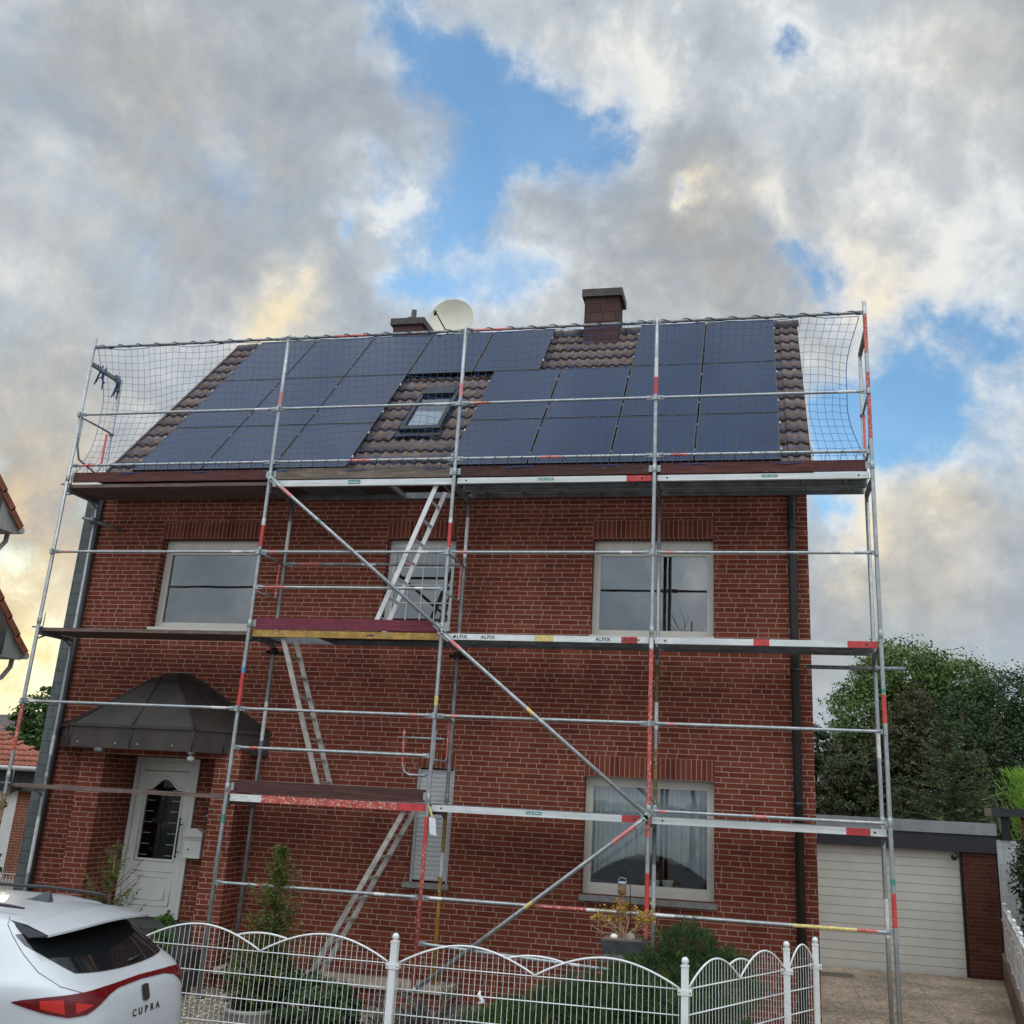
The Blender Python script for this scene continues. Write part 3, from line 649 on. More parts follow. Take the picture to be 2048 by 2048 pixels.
# lower right: net curtain with a scalloped arch, pots on the inside sill
f, g = window(OPEN[3], bot=.09, top=.075)
b = MB(); nx = 150; yy = .305
def arch(t): # lower edge of the curtain
    return g[2] + .07 + .29 * math.sin(math.pi * min(1, max(0, (t - .0) / 1.0))) ** .9
for i in range(nx):
    t0, t1 = i / nx, (i + 1) / nx
    def P(t, z): return (g[0] - .03 + (g[1] - g[0] + .06) * t, yy + .022 * math.sin(t * 150) + .012 * math.sin(t * 67 + 1), z)
    b.quad([P(t0, arch(t0)), P(t1, arch(t1)), P(t1, g[3] + .03), P(t0, g[3] + .03)], None, 0, True)
for i in range(70):
    t0 = (i + .08) / 70; t1 = (i + .92) / 70; tm = (i + .5) / 70
    b.quad([P(t0, arch(t0) - .002), P(tm, arch(tm) - .03), P(t1, arch(t1) - .002), P(tm, arch(tm) + .045)], None, 0)
b.build('curtain', 'curtain', f)
b = MB(); b.lathe((g[0] + .02, .30, 0), [(.001, 0)], 6)
b = MB(); b.lathe((8.32, .36, g[2] - .04), [(.05, 0), (.07, .09), (.075, .10), (.062, .10), (.0, .085)], 16); b.build('flower_pot', 'frame_w', f)
b = MB(); b.lathe((8.16, .36, g[2] - .04), [(.045, 0), (.062, .085), (.066, .095), (.05, .095), (.0, .08)], 16); b.build('flower_pot', 'frame_w', f)
b = MB(); b.box(7.30, 8.93, -.075, RD - .001, 1.335, 1.398); b.build('sill', 'granite', house, bevel=.006)
b = MB(); b.box(7.45, 8.0, .75, .85, 1.4, 1.85); b.build('armchair', mat('blue_armchair', (.012, .022, .075), .9), f)
b = MB(); b.box(7.2, 9.0, 2.2, 2.25, 0.4, 3.0); b.build('room', 'darkroom', f)  # near-black sheet standing in for the dim interior
# lower middle: closed roller shutter
o = OPEN[4]; b = MB(); nS = 24
for i in range(nS):
    z0 = o[2] + .02 + (o[3] - o[2] - .04) * i / nS; z1 = o[2] + .02 + (o[3] - o[2] - .04) * (i + 1) / nS
    ys = [.058, .053, .054, .060]; zz = [z0, z0 + (z1 - z0) * .25, z0 + (z1 - z0) * .8, z1]
    for k in range(3): b.quad([(o[0] + .03, ys[k], zz[k]), (o[1] - .03, ys[k], zz[k]), (o[1] - .03, ys[k + 1], zz[k + 1]), (o[0] + .03, ys[k + 1], zz[k + 1])], None, 0, k > 0 and False)
b.box(o[0], o[0] + .03, .03, .07, o[2], o[3]); b.box(o[1] - .03, o[1], .03, .07, o[2], o[3]); b.box(o[1] - .13, o[1] - .105, .035, .044, o[2] + .05, o[2] + .072, 1)
b.build('roller_shutter', ['shutter', 'black'], house)
b = MB(); b.box(5.08, 5.68, -.07, RD - .001, 1.335, 1.398); b.build('sill', 'granite', house, bevel=.006)
# upper left / right
for k in (0, 2):
    o = OPEN[k]; f, g = window(o, top=.17, pm='pane_up')
    b = MB(); b.box(o[0] + .012, o[1] - .012, .127, .1445, o[3] - .165, o[3] - .02); b.box(o[0] + .13, o[0] + .15, .124, .1275, o[3] - .155, o[3] - .135, 1); b.box(o[1] - .15, o[1] - .13, .124, .1275, o[3] - .155, o[3] - .135, 1); b.build('shutter_box', ['frame', 'black'], f)
    b = MB(); b.box(o[0] + .02, o[1] - .02, .6, .64, o[2], o[3] - .1, 0); b.build('room', 'darkroom', f)  # near-black sheet close behind the pane, interior shade as colour
    b = MB(); b.box(o[0] - .005, o[1] + .005, -.03, RD - .001, o[2] - .05, o[2] - .002); b.build('sill', 'frame', house)
# upper middle with a white glazing grid
o = OPEN[1]; f, g = window(o, top=.11, pm='pane_up', fm='frame_w')
b = MB()
for i in range(1, 4): x = g[0] + (g[1] - g[0]) * i / 4; b.box(x - .007, x + .007, .173, .179, g[2], g[3])
for i in range(1, 4): z = g[2] + (g[3] - g[2]) * i / 4 + .02; b.box(g[0], g[1], .1715, .1728, z - .007, z + .007)
b.build('glazing_bars', 'lead', f)
b = MB(); b.box(o[0] + .02, o[1] - .02, .6, .64, o[2], o[3] - .1, 0); b.build('room', 'darkroom', f)  # same near-black backing sheet, painted interior shade
b = MB(); b.box(o[0] - .005, o[1] + .005, -.03, RD - .001, o[2] - .05, o[2] - .002); b.build('sill', 'frame', house)

# front door
dx0, dx1, dz0, dz1 = .945, 1.905, .69, 2.735
DY = .30
b = MB(); b.rectx(dx1 + .002, 2.53, .68, 2.745, .335); b.rectx(.92, dx1 + .002, dz1 + .002, 2.745, .335); b.build('porch_wall', 'brick', house)
b = MB(); b.box(dx0, dx0 + .06, .0, .06, dz0, dz1); b.box(dx1 - .06, dx1, .0, .06, dz0, dz1); b.box(dx0 + .06, dx1 - .06, .0, .06, dz1 - .06, dz1, 0, 'lr')
a0, a1, c0, c1 = dx0 + .066, dx1 - .066, dz0 + .02, dz1 - .066
# leaf with a bell-arched light: strips left, right, below and stepped above
gx0, gx1, gz0, gz1 = a0 + .15, a1 - .15, dz0 + .74, dz0 + 1.62
gm = (gx0 + gx1) / 2
def bell(x):
    t = abs(x - gm) / ((gx1 - gx0) / 2); return gz1 + .14 * (.5 + .5 * math.cos(math.pi * min(1, t * 1.12)))
yl = .018
b.rectx(a0, gx0, c0, c1, yl); b.rectx(gx1, a1, c0, c1, yl); b.rectx(gx0, gx1, c0, gz0, yl)
nb = 40
for i in range(nb):
    x0 = gx0 + (gx1 - gx0) * i / nb; x1 = gx0 + (gx1 - gx0) * (i + 1) / nb
    b.quad([(x0, yl, bell(x0)), (x1, yl, bell(x1)), (x1, yl, c1), (x0, yl, c1)])
    b.quad([(x0, yl, bell(x0)), (x0, yl + .03, bell(x0)), (x1, yl + .03, bell(x1)), (x1, yl, bell(x1))])
b.box(gx0 - .001, gx0, yl, yl + .03, gz0, gz1); b.box(gx1, gx1 + .001, yl, yl + .03, gz0, gz1)
# mouldings round the light and the lower panels
edge = [(gx0 - .03, gz0 - .03), (gx1 + .03, gz0 - .03), (gx1 + .03, gz1 + .03)] + [(gm + (gm - x) * 1.1 if False else x, bell(x) + .035) for x in np.linspace(gx1, gx0, 25)] + [(gx0 - .03, gz1 + .03), (gx0 - .03, gz0 - .03)]
b.tube([(x, yl - .002, z) for x, z in edge], .011, 6)
for (p0, p1, q0, q1) in ((a0 + .11, a1 - .11, c0 + .14, c0 + .56), (a0 + .19, a1 - .19, c0 + .21, c0 + .49), (a0 + .07, a1 - .07, c1 - .11, c1 - .11)):
    for s in ([(p0, q0), (p1, q0)], [(p1, q0), (p1, q1)], [(p1, q1), (p0, q1)], [(p0, q1), (p0, q0)]):
        if s[0] == s[1]: continue
        b.tube([(s[0][0], yl, s[0][1]), (s[1][0], yl, s[1][1])], .008, 6, 0); b.tube([(s[0][0], yl + .0035, s[0][1] - .009), (s[1][0], yl + .0035, s[1][1] - .009)], .004, 5, 1)  # second, darker tube paints the shade below each moulding
for x in (a0 - .003, a1 + .003): b.box(x - .003, x + .003, .004, .03, c0, c1, 1)
b.box(a0, a1, .004, .03, c1, c1 + .005, 1)
door = b.build('front_door', ['door', 'shadowline'], house); door.location.y += DY
b = MB(); b.quad([(x, yl + .028 + DY, z) for x, z in [(gx0, gz0), (gx1, gz0)] + [(x, bell(x)) for x in np.linspace(gx1, gx0, 25)]]); b.build('pane', 'pane_dk', door)
b = MB(); b.box(dx0, dx1, .3 + DY, .32 + DY, .7, 2.8); b.build('hallway', 'darkroom', door)  # near-black sheet behind the door light, painted shade of the hall
# leaded bars and a wrought flower in the door light
b = MB(); yb = yl + .022 + DY
for z in np.linspace(gz0 + .04, gz1, 7): b.box(gx0 + .02, gx0 + .13, yb, yb + .006, z - .004, z + .004, 1); b.box(gx1 - .14, gx1 - .02, yb - .001, yb + .005, z - .004, z + .004, 1)
for x in (gx0 + .07, gx1 - .07): b.box(x - .003, x + .003, yb + .007, yb + .011, gz0, gz1)
pts = [(gm + .03 * math.sin(t * 9), yb, gz0 + .08 + t * .85) for t in np.linspace(0, 1, 24)]; b.tube(pts, .008, 6)
for i in range(26):
    t = rnd.random(); a = rnd.uniform(0, 6.28); c = (gm + .03 * math.sin(t * 9) + .075 * math.cos(a), yb, gz0 + .12 + t * .75); 
    b.tube([(c[0] + .035 * math.cos(a + q), yb, c[2] + .035 * math.sin(a + q)) for q in np.linspace(0, 4.4, 9)], [.005, .007, .008, .008, .008, .007, .006, .005, .003], 5)
b.build('door_grille', ['black', 'galv'], door)
b = MB(); hx = gx1 + .075; b.tube([(hx, DY - .045, gz0 + .06), (hx, DY - .05, gz0 + .2), (hx, DY - .05, gz0 + .32), (hx, DY - .045, gz0 + .5)], [.009, .013, .013, .009], 10)
for z in (gz0 + .10, gz0 + .45): b.tube([(hx, DY - .045, z), (hx, DY + .02, z)], .007, 8)
b.sphere((hx, DY - .045, gz0 + .52), .016); b.sphere((hx, DY - .045, gz0 + .045), .016)
b.build('door_handle', 'black', door)
b = MB(); b.box(.921, 2.529, -.42, DY, .0, .684); b.box(.75, 2.7, -.82, -.421, .0, .50); b.box(.6, 2.85, -1.2, -.821, .0, .34); b.box(.93, 1.92, DY - .06, DY + .05, .685, .70)
b.build('door_step', 'step', house, bevel=.008)
# door bell
b = MB(); b.box(2.11, 2.195, DY - .03, DY - .002, 1.985, 2.07); b.box(2.132, 2.175, DY - .034, DY - .03, 2.005, 2.018, 1); tag(b.build('door_bell', ['black', 'frame_w'], house))
# porch canopy: half hexagon, zinc
zt_, zb_ = 3.105, 2.81; cc = .75
ring = [(-.10, -.004), (.60, -cc), (2.37, -cc), (3.05, -.004)]
top = [(1.22, -.004), (1.38, -.28), (1.72, -.28), (1.93, -.004)]
b = MB()
def P3(q, z): return (q[0], q[1], z)
zap = 3.76
for i in range(3): b.quad([P3(ring[i], zt_), P3(ring[i + 1], zt_), P3(top[i + 1], zap), P3(top[i], zap)])
b.quad([P3(top[0], zap), P3(top[1], zap), (1.6, -.004, 3.87)]); b.quad([P3(top[1], zap), P3(top[2], zap), (1.72, -.004, 3.87), (1.5, -.004, 3.87)]); b.quad([P3(top[2], zap), P3(top[3], zap), (1.66, -.004, 3.87)])
# standing seams
def seam(a, c, r=.014): b.tube([a, c], r, 6)
for i in range(4): seam(P3(ring[i], zt_ + .005), P3(top[i], zap + .005))
mid = lambda a, c, t: (a[0] + (c[0] - a[0]) * t, a[1] + (c[1] - a[1]) * t)
seam(P3(mid(ring[1], ring[2], .5), zt_ + .005), P3(mid(top[1], top[2], .3), zap + .005)); seam(P3(mid(ring[2], ring[3], .52), zt_ + .005), P3(mid(top[2], top[3], .5), zap + .005))
cap = [(q[0] + (q[0] - 1.56) * .24, q[1] * 1.18) for q in top]
for i in range(3): b.quad([P3(cap[i], zap - .045), P3(cap[i + 1], zap - .045), P3(mid(cap[i + 1], (1.56, -.004), .55), zap + .085), P3(mid(cap[i], (1.56, -.004), .55), zap + .085)])
b.quad([P3(mid(c_, (1.56, -.004), .55), zap + .085) for c_ in cap])
canopy = b.build('porch_canopy', 'zinc_brown', house)
b = MB()
for i in range(3):
    p0, p1 = ring[i], ring[i + 1]; b.quad([P3(p0, zb_), P3(p1, zb_), P3(p1, zt_ - .03), P3(p0, zt_ - .03)])
    d = Vector((p1[0] - p0[0], p1[1] - p0[1], 0)).normalized(); nrm = Vector((d.y, -d.x, 0))
    b.obox(Vector(P3(p0, zt_ - .012)) + nrm * .008, Vector(P3(p1, zt_ - .012)) + nrm * .008, nrm * .014, (0, 0, .020)); b.obox(Vector(P3(p0, zb_ + .008)) + nrm * .003, Vector(P3(p1, zb_ + .008)) + nrm * .003, nrm * .006, (0, 0, .008))
for q in (mid(ring[1], ring[2], .5), ring[1], ring[2], mid(ring[2], ring[3], .4), mid(ring[0], ring[1], .55)): b.tube([P3((q[0], q[1] - .004), zb_), P3((q[0], q[1] - .004), zt_ - .03)], .010, 6)
for t_ in (.07, .38, .56, .84): q = mid(ring[1], ring[2], t_); b.lathe((q[0], q[1] - .002, zb_ + .06), [(.016, 0), (.012, .008), (0, .01)], 8, 1, (0, -1, 0))
b.build('fascia', ['zinc_fascia', 'galv_dull'], canopy)
b = MB(); b.quad([P3(ring[3], zb_ + .02), P3(ring[2], zb_ + .02), P3(ring[1], zb_ + .02), P3(ring[0], zb_ + .02)]); b.build('soffit', 'wood_brown', canopy)
b = MB(); b.lathe((1.03, -.70, 2.78), [(.0, -.025), (.06, -.025), (.07, 0), (.07, .03)], 16); b.build('porch_light', 'galv_dull', canopy)
b = MB(); b.lathe((2.28, -.60, 2.79), [(.045, .03), (.045, 0), (.03, -.01)], 14); b.sphere((2.30, -.62, 2.73), .048, 0, 14, (1, 1, .8)); b.build('motion_sensor', 'frame_w', canopy)
# garden ledge wall with stone coping at the foot of the facade
b = MB(); b.box(2.95, 5.85, -.42, -.12, -.05, .25); gw = tag(b.build('garden_wall', 'brick', loc=(4.4, -.27, 0)), 'low brick garden wall with pale stone coping under the facade', 'garden wall')
b = MB(); b.box(2.92, 5.88, -.46, -.09, .252, .32); b.build('coping', 'stone_cap', gw, bevel=.01)
# mail box beside the door
b = MB(); MY = .21; X0, X1, Z0, Z1 = 1.895, 2.145, 1.47, 1.79
b.box(X0, X1, .21, .333, Z0, Z1)
pts = [(X0 - .01 + (X1 - X0 + .02) * i / 12, Z1 + .06 * math.sin(math.pi * i / 12)) for i in range(13)]
b.quad([(x, MY - .015, z) for x, z in [(X0 - .01, Z1 - .04), (X1 + .01, Z1 - .04)] + pts[::-1]])
for (xa, za), (xb, zb2) in zip(pts[:-1], pts[1:]): b.quad([(xa, MY - .015, za), (xb, MY - .015, zb2), (xb, MY + .13, zb2), (xa, MY + .13, za)])
for z in (Z1 - .045, Z1 - .075, Z0 + .012): b.box(X0 - .012, X1 + .012, MY - .02, MY + .13, z - .008, z + .004)
mb_ = tag(b.build('mail_box', 'door', loc=(2.02, .27, 1.47), bevel=.003), 'cream mail box with curved lid on the brick beside the front door', 'mail box')
b = MB(); b.lathe((X0 + .075, MY - .001, Z0 + .11), [(.011, 0), (.011, .004), (0, .005)], 10, 0, (0, -1, 0)); b.build('lock', 'black', mb_)
b = MB(); b.box(X0 + .02, X1 - .02, MY - .019, MY - .016, Z1 - .062, Z1 - .052); b.build('letter_slot', 'shadowline', mb_)

# satellite dish on the ridge
dish = thing('satellite_dish', 'round cream satellite dish standing behind the roof ridge beside the left chimney', 'satellite dish', (3.98, 3.35, 10.1))
ax = Vector((.10, -.93, .12)).normalized()
b = MB(); prof = [(.40 * k / 10, .085 * (k / 10) ** 2) for k in range(11)]; prof += [(.408, .088), (.408, .080)] + [(.40 * k / 10, .085 * (k / 10) ** 2 - .008) for k in range(10, -1, -1)]
b.lathe(Vector((3.97, 3.30, 10.775)) - ax * .0, prof, 44, 0, ax); b.build('reflector', 'dish', dish)
b = MB(); b.tube([Vector((3.97, 3.30, 10.40)), Vector((3.90, 3.05, 10.52)), Vector((3.78, 2.86, 10.74))], .012, 8); b.lathe(Vector((3.78, 2.86, 10.72)), [(.0, -.05), (.024, -.05), (.028, .03), (0, .04)], 10); b.build('feed_arm', 'black', dish)
b = MB(); b.tube([(3.98, 3.42, 9.6), (3.98, 3.42, 10.8)], .025, 10); b.build('mast', 'galv_dull', dish)

# ---------------------------------------------------------------- solar panels, each one a thing
m_cell, t, p, out = newmat('solar_cells'); co = objco(t)
sx = t.n('ShaderNodeSeparateXYZ'); t.put(sx.inputs[0], co)
def lines(s, pitch, w): f = t.m('FRACT', t.m('DIVIDE', s, pitch)); return t.m('LESS_THAN', t.m('MULTIPLY', t.m('MINIMUM', f, t.m('SUBTRACT', 1.0, f)), pitch), w)
ln = t.m('MAXIMUM', lines(sx.outputs[0], .182, .0012), lines(sx.outputs[1], .091, .001))
nn, _ = t.noise(co, .8, 3, .5)
t.put(p.inputs['Base Color'], t.mix(ln, t.mix(nn, (.004, .014, .040), (.006, .018, .048)), (.011, .026, .062)))
p.inputs['Roughness'].default_value = .10; p.inputs['IOR'].default_value = 1.235
MAT['cells'] = m_cell; MAT['pv_frame'] = mat('black_anodised_frame', (.012, .012, .014), .4, .3, .1)
PX, PZ = 1.108, 6.815
def pvpoint(x, s): return Vector((x, -.3, PZ)) + ES * s
def pv_proto(name_label, x, s0, s1):
    t_ = thing('solar_panel', name_label, 'solar panel', pvpoint(x, s0), 0, 'solar panels on the roof')
    t_.rotation_euler = (TH, 0, 0); w_, h = PX - .022, s1 - s0 - .022
    b = MB(); fw = .016
    b.box(.011, .011 + fw, .011, .011 + h, -.035, .0); b.box(w_ + .011 - fw, w_ + .011, .011, .011 + h, -.035, 0); b.box(.011 + fw, w_ + .011 - fw, .011, .011 + fw, -.035, 0); b.box(.011 + fw, w_ + .011 - fw, .011 + h - fw, .011 + h, -.035, 0)
    b.build('frame', 'pv_frame', t_, local=True)
    b = MB(); b.quad([(.011 + fw, .011 + fw, -.003), (w_ + .011 - fw, .011 + fw, -.003), (w_ + .011 - fw, .011 + h - fw, -.003), (.011 + fw, .011 + h - fw, -.003)]); b.build('glass', 'cells', t_, local=True)
    for q in (.22, .78):
        for xx in (-.011, PX - .011):
            b = MB(); b.box(xx + .002, xx + .020, h * q - .03, h * q + .03, -.03, .003); b.build('clamp', 'galv', t_, local=True)
    return t_
XL0, XR0, SR1, RPCH = .535, 5.328, 2.867, 1.70
rows = {'bottom': (-.14, SR1 - RPCH), 'middle': (SR1 - RPCH, SR1), 'top': (SR1, SR1 + 1.655)}
ordw = ['first', 'second', 'third', 'fourth', 'fifth', 'sixth', 'seventh']
protos = {}
def panel(row, x, label):
    s0, s1 = rows[row]
    if row not in protos: protos[row] = pv_proto(label, x, s0, s1); return
    c = copy_tree(protos[row]); c.location = pvpoint(x, s0); c['label'] = label
for row in ('bottom', 'middle', 'top'):
    for i in range(3):
        panel(row, XL0 + PX * i, {'bottom': '%s-row black solar panel, %s from the left verge', 'middle': '%s-row black solar panel, %s from the left verge', 'top': '%s-row black solar panel, %s from the left verge'}[row] % (row, ordw[i]))
for i in (3, 4): panel('top', XL0 + PX * i, ['top-row black solar panel above the skylight, left of two', 'top-row black solar panel directly left of the bare tiles round the tall chimney'][i - 3])
for row in ('bottom', 'middle'):
    for i in range(4): panel(row, XR0 + PX * i, ['%s-row black solar panel just right of the skylight gap', '%s-row black solar panel, second right of the skylight gap', '%s-row black solar panel, third right of the skylight gap', '%s-row black solar panel beside the right verge tiles'][i] % row)
for i in (2, 3): panel('top', XR0 + PX * i, ['top-row black solar panel directly right of the bare tiles round the tall chimney', 'top-row black solar panel in the upper right corner of the roof'][i - 2])
# ================================================================== SCAFFOLD
scaf = thing('scaffolding', 'galvanised facade scaffolding with four bays and three decks in front of the brick house', 'scaffolding', (5.4, -.65, .1))
BX = [0, 3.07, 5.64, 8.21, 10.78]; YO, YI = -1.0, -.27; DK = [2.35, 4.35, 6.35]
PM = ['galv', 'red', 'red_worn', 'white_band', 'ochre', 'rust', 'red_fade', 'blue_tape', 'green_st', 'yellow_tape', 'galv_dull', 'black']
pi_ = {n: i for i, n in enumerate(PM)}
def pole(x, y, z0, z1, bands, base='galv', name='standard', r=.0245):
    zs_ = sorted({z0, z1} | {b_[0] for b_ in bands} | {b_[1] for b_ in bands}); pts, ms = [], []
    for a, c in zip(zs_[:-1], zs_[1:]):
        k = pi_[base]
        for b_ in bands:
            if b_[0] - 1e-6 <= (a + c) / 2 <= b_[1] + 1e-6: k = pi_[b_[2]]
        ms.append(k)
    m_ = MB(); m_.tube([(x, y, z) for z in zs_], r, 14, 0, True, ms)
    for z in DK:
        if z < z1: m_.lathe((x, y, z + .06), [(r, -.05), (r + .004, -.045), (r + .004, .045), (r, .05)], 14, pi_[base])
    m_.lathe((x, y, z0), [(.0, 0), (.075, 0), (.075, .006), (.02, .008)], 4, pi_['galv_dull'])
    if y == YO:     # wedge boxes for the rails
        for z in (DK[0] + 1, DK[1] + 1, DK[2] + 1): m_.box(x - .02, x + .02, y - .05, y - .018, z - .035, z + .035, pi_[base])
    return m_.build(name, PM, scaf)
pole(0, YO, .1, 8.56, [(1.3, 2.2, 'rust'), (2.72, 3.3, 'red_worn')])
pole(3.07, YO, .1, 8.46, [(5.42, 5.71, 'red'), (5.71, 5.81, 'white_band'), (3.38, 3.79, 'red'), (3.79, 3.86, 'blue_tape'), (2.0, 2.1, 'green_st'), (7.42, 7.6, 'red_fade')])
pole(5.64, YO, .1, 8.45, [(5.41, 5.73, 'red'), (5.73, 5.8, 'white_band'), (3.47, 3.58, 'yellow_tape'), (.1, 1.9, 'red_worn'), (1.9, 2.2, 'red'), (7.45, 7.63, 'red_fade')])
pole(8.21, YO, .1, 8.46, [(2.12, 4.2, 'red_worn'), (4.2, 4.32, 'white_band'), (1.38, 1.75, 'red'), (.1, 1.38, 'red_worn'), (7.38, 7.63, 'red'), (7.63, 7.9, 'white_band')])
pole(10.78, YO, .02, 8.56, [(1.79, 1.85, 'green_st'), (1.38, 1.71, 'red'), (3.76, 3.81, 'green_st'), (3.44, 3.75, 'red'), (7.85, 8.38, 'red_worn'), (6.75, 7.6, 'red_worn')])
pole(0, YI, .1, 8.2, [(1.2, 1.9, 'white_band'), (2.7, 2.95, 'white_band')], 'galv')
pole(3.07, YI, .1, 6.32, [(5.5, 5.95, 'white_band'), (3.0, 3.5, 'white_band')], 'galv_dull')
pole(5.64, YI, .1, 6.32, [(5.45, 6.0, 'white_band'), (.1, 1.5, 'ochre'), (1.5, 1.78, 'white_band'), (1.78, 2.25, 'ochre')], 'galv_dull')
pole(8.21, YI, .1, 6.32, [(3.65, 4.1, 'rust'), (3.33, 3.65, 'white_band'), (2.4, 3.1, 'rust'), (1.8, 2.3, 'galv_dull'), (1.35, 1.8, 'white_band')], 'galv')
pole(10.78, YI, .02, 8.2, [(1.2, 1.6, 'white_band'), (3.1, 3.4, 'white_band')], 'galv')

def rail(x0, x1, z, y=YO - .012, bands=(), r=.0185, ends=True, sag=0.0, base='galv', z1=None):
    z1 = z if z1 is None else z1
    a0, a1 = x0 + .05, x1 - .05
    xs_ = sorted({a0, a1, a0 + .12, a1 - .12} | {v for b_ in bands for v in b_[:2]}); ms, rs = [], []
    for a, c in zip(xs_[:-1], xs_[1:]):
        k = pi_[base]
        for b_ in bands:
            if b_[0] <= (a + c) / 2 <= b_[1]: k = pi_[b_[2]]
        ms.append(k)
    m_ = MB(); zz = lambda x: z + (z1 - z) * (x - x0) / (x1 - x0)
    m_.tube([(x, y, zz(x)) for x in xs_], r, 10, 0, True, ms)
    if ends:
        for xa, xb in ((x0 + .026, x0 + .11), (x1 - .11, x1 - .026)): m_.box(xa, xb, y - .008, y + .008, zz(xa) - .026, zz(xa) + .026, pi_[base])
    return m_.build('guardrail', PM, scaf)
for i in range(4):
    x0, x1 = BX[i], BX[i + 1]
    rail(x0, x1, 3.35, bands=[(x0 + .2, x0 + .28, 'red_fade')] if i in (2, 3) else [(x1 - .3, x1 - .22, 'red_fade')] if i == 1 else [(x0 + .1, x0 + .2, 'white_band'), (x1 - .35, x1 - .15, 'white_band')])
    rail(x0, x1, 5.35, bands=[(x1 - .4, x1 - .25, 'white_band'), (x0 + .15, x0 + .25, 'red_fade')])
    rail(x0, x1, 7.35, bands=[(x0 + .2, x0 + .42, 'red_worn')] if i == 2 else [(x1 - .35, x1 - .15, 'white_band')])
    rail(x0, x1, 8.40, bands=[(x0 + .7, x0 + 1.2, 'red_worn')] if i == 1 else [(x0 + .1, x0 + .6, 'red_fade')] if i == 2 else [], base='galv_dull')
    rail(x0, x1, 6.585, bands=[(x0 + .2, x0 + .4, 'red_worn')] if i in (0, 3) else [(x0 + 1.1, x0 + 1.4, 'red_fade')])
for i in (1, 2, 3):
    x0, x1 = BX[i], BX[i + 1]
    rail(x0, x1, 1.335, bands={1: [(x0 + .55, x0 + .62, 'red_fade'), (x1 - .55, x1 - .42, 'white_band')], 2: [(6.93, 7.55, 'red_worn'), (7.55, 7.7, 'white_band'), (x0 + .12, x0 + .26, 'white_band')], 3: [(x0 + .1, x0 + .3, 'white_band'), (9.75, 10.4, 'yellow_tape'), (10.4, 10.6, 'red_worn')]}[i])
rail(3.07, 5.64, 2.885, bands=[(3.3, 3.42, 'red_worn')]); rail(3.07, 5.64, 4.885, bands=[(3.2, 3.5, 'red_worn'), (5.25, 5.36, 'white_band')])
rail(3.07, 5.64, 5.355, YI + .01, bands=[(3.3, 3.6, 'red_worn'), (4.2, 4.4, 'white_band'), (4.85, 4.98, 'red_fade')], base='galv_dull')
rail(5.64, 8.21, .86, bands=[(7.4, 7.5, 'white_band')], z1=.74)
rail(8.21, 10.78, 2.40, YO - .014, bands=[(9.35, 9.5, 'red_fade'), (8.32, 8.42, 'red_fade')])
# diagonal braces
def brace(a, b_, bands):
    a, b_ = Vector(a), Vector(b_); ts = sorted({0, 1} | {v for q in bands for v in q[:2]}); ms = []
    for s, e in zip(ts[:-1], ts[1:]):
        k = 0
        for q in bands:
            if q[0] <= (s + e) / 2 <= q[1]: k = pi_[q[2]]
        ms.append(k)
    m_ = MB(); m_.tube([a.lerp(b_, t_) for t_ in ts], .0235, 12, 0, True, ms); d = (b_ - a).normalized()
    for p_, s in ((a, 1), (b_, -1)): m_.obox(p_ - d * .05 * s, p_ + d * .13 * s, d.cross(Vector((0, 1, 0))) * .034, (0, .012, 0)); m_.lathe(p_, [(.0, -.03), (.018, -.03), (.018, .03), (0, .03)], 8, 0, (0, 1, 0))
    m_.build('diagonal_brace', PM, scaf)
brace((3.12, YO - .05, 6.34), (5.66, YO - .05, 4.36), [(.06, .13, 'red_fade'), (.29, .31, 'green_st')])
brace((5.66, YO - .05, 4.33), (8.19, YO - .05, 2.36), [(.045, .10, 'red_fade'), (.44, .47, 'yellow_tape')])
brace((8.17, YO - .05, 2.31), (5.68, YO - .05, .40), [(.04, .14, 'red_fade'), (.49, .52, 'yellow_tape')])
# transoms below the decks
for i, x in enumerate(BX):
    for z in DK:
        m_ = MB(); m_.box(x - .024, x + .024, YO + .024, YI - .024, z - .125, z - .075); m_.tube([(x, YO + .02, z - .18), (x, YO + .17, z - .12)], .012, 6); m_.tube([(x, YI - .02, z - .18), (x, YI - .17, z - .12)], .012, 6)
        m_.build('transom', 'galv_dull', scaf)
# perforated steel sheet (real holes)
m_perf, t, p, out = newmat('perforated_steel'); uv = t.n('ShaderNodeUVMap', uv_map='UV').outputs[0]; s_ = t.n('ShaderNodeSeparateXYZ'); t.put(s_.inputs[0], uv)
fx = t.m('SUBTRACT', t.m('FRACT', t.m('MULTIPLY', s_.outputs[0], 24.0)), .5); fy = t.m('SUBTRACT', t.m('FRACT', t.m('MULTIPLY', s_.outputs[1], 16.0)), .5)
dd = t.m('SQRT', t.m('ADD', t.m('MULTIPLY', t.m('MULTIPLY', fx, fx), .44), t.m('MULTIPLY', fy, fy)))
p.inputs['Base Color'].default_value = (.20, .21, .22, 1); p.inputs['Metallic'].default_value = .4; p.inputs['Roughness'].default_value = .55
tr = t.n('ShaderNodeBsdfTransparent'); x_ = t.n('ShaderNodeMixShader'); t.put(x_.inputs[0], t.m('LESS_THAN', dd, .15)); t.put(x_.inputs[1], p.outputs[0]); t.put(x_.inputs[2], tr.outputs[0]); t.put(out.inputs[0], x_.outputs[0])
MAT['perf'] = m_perf
DM = ['beam_white', 'steel_deck', 'perf', 'red', 'red_worn', 'ochre', 'green_st', 'yellow_tape', 'ink', 'plank_dark', 'galv', 'white_band']
di_ = {n: i for i, n in enumerate(DM)}
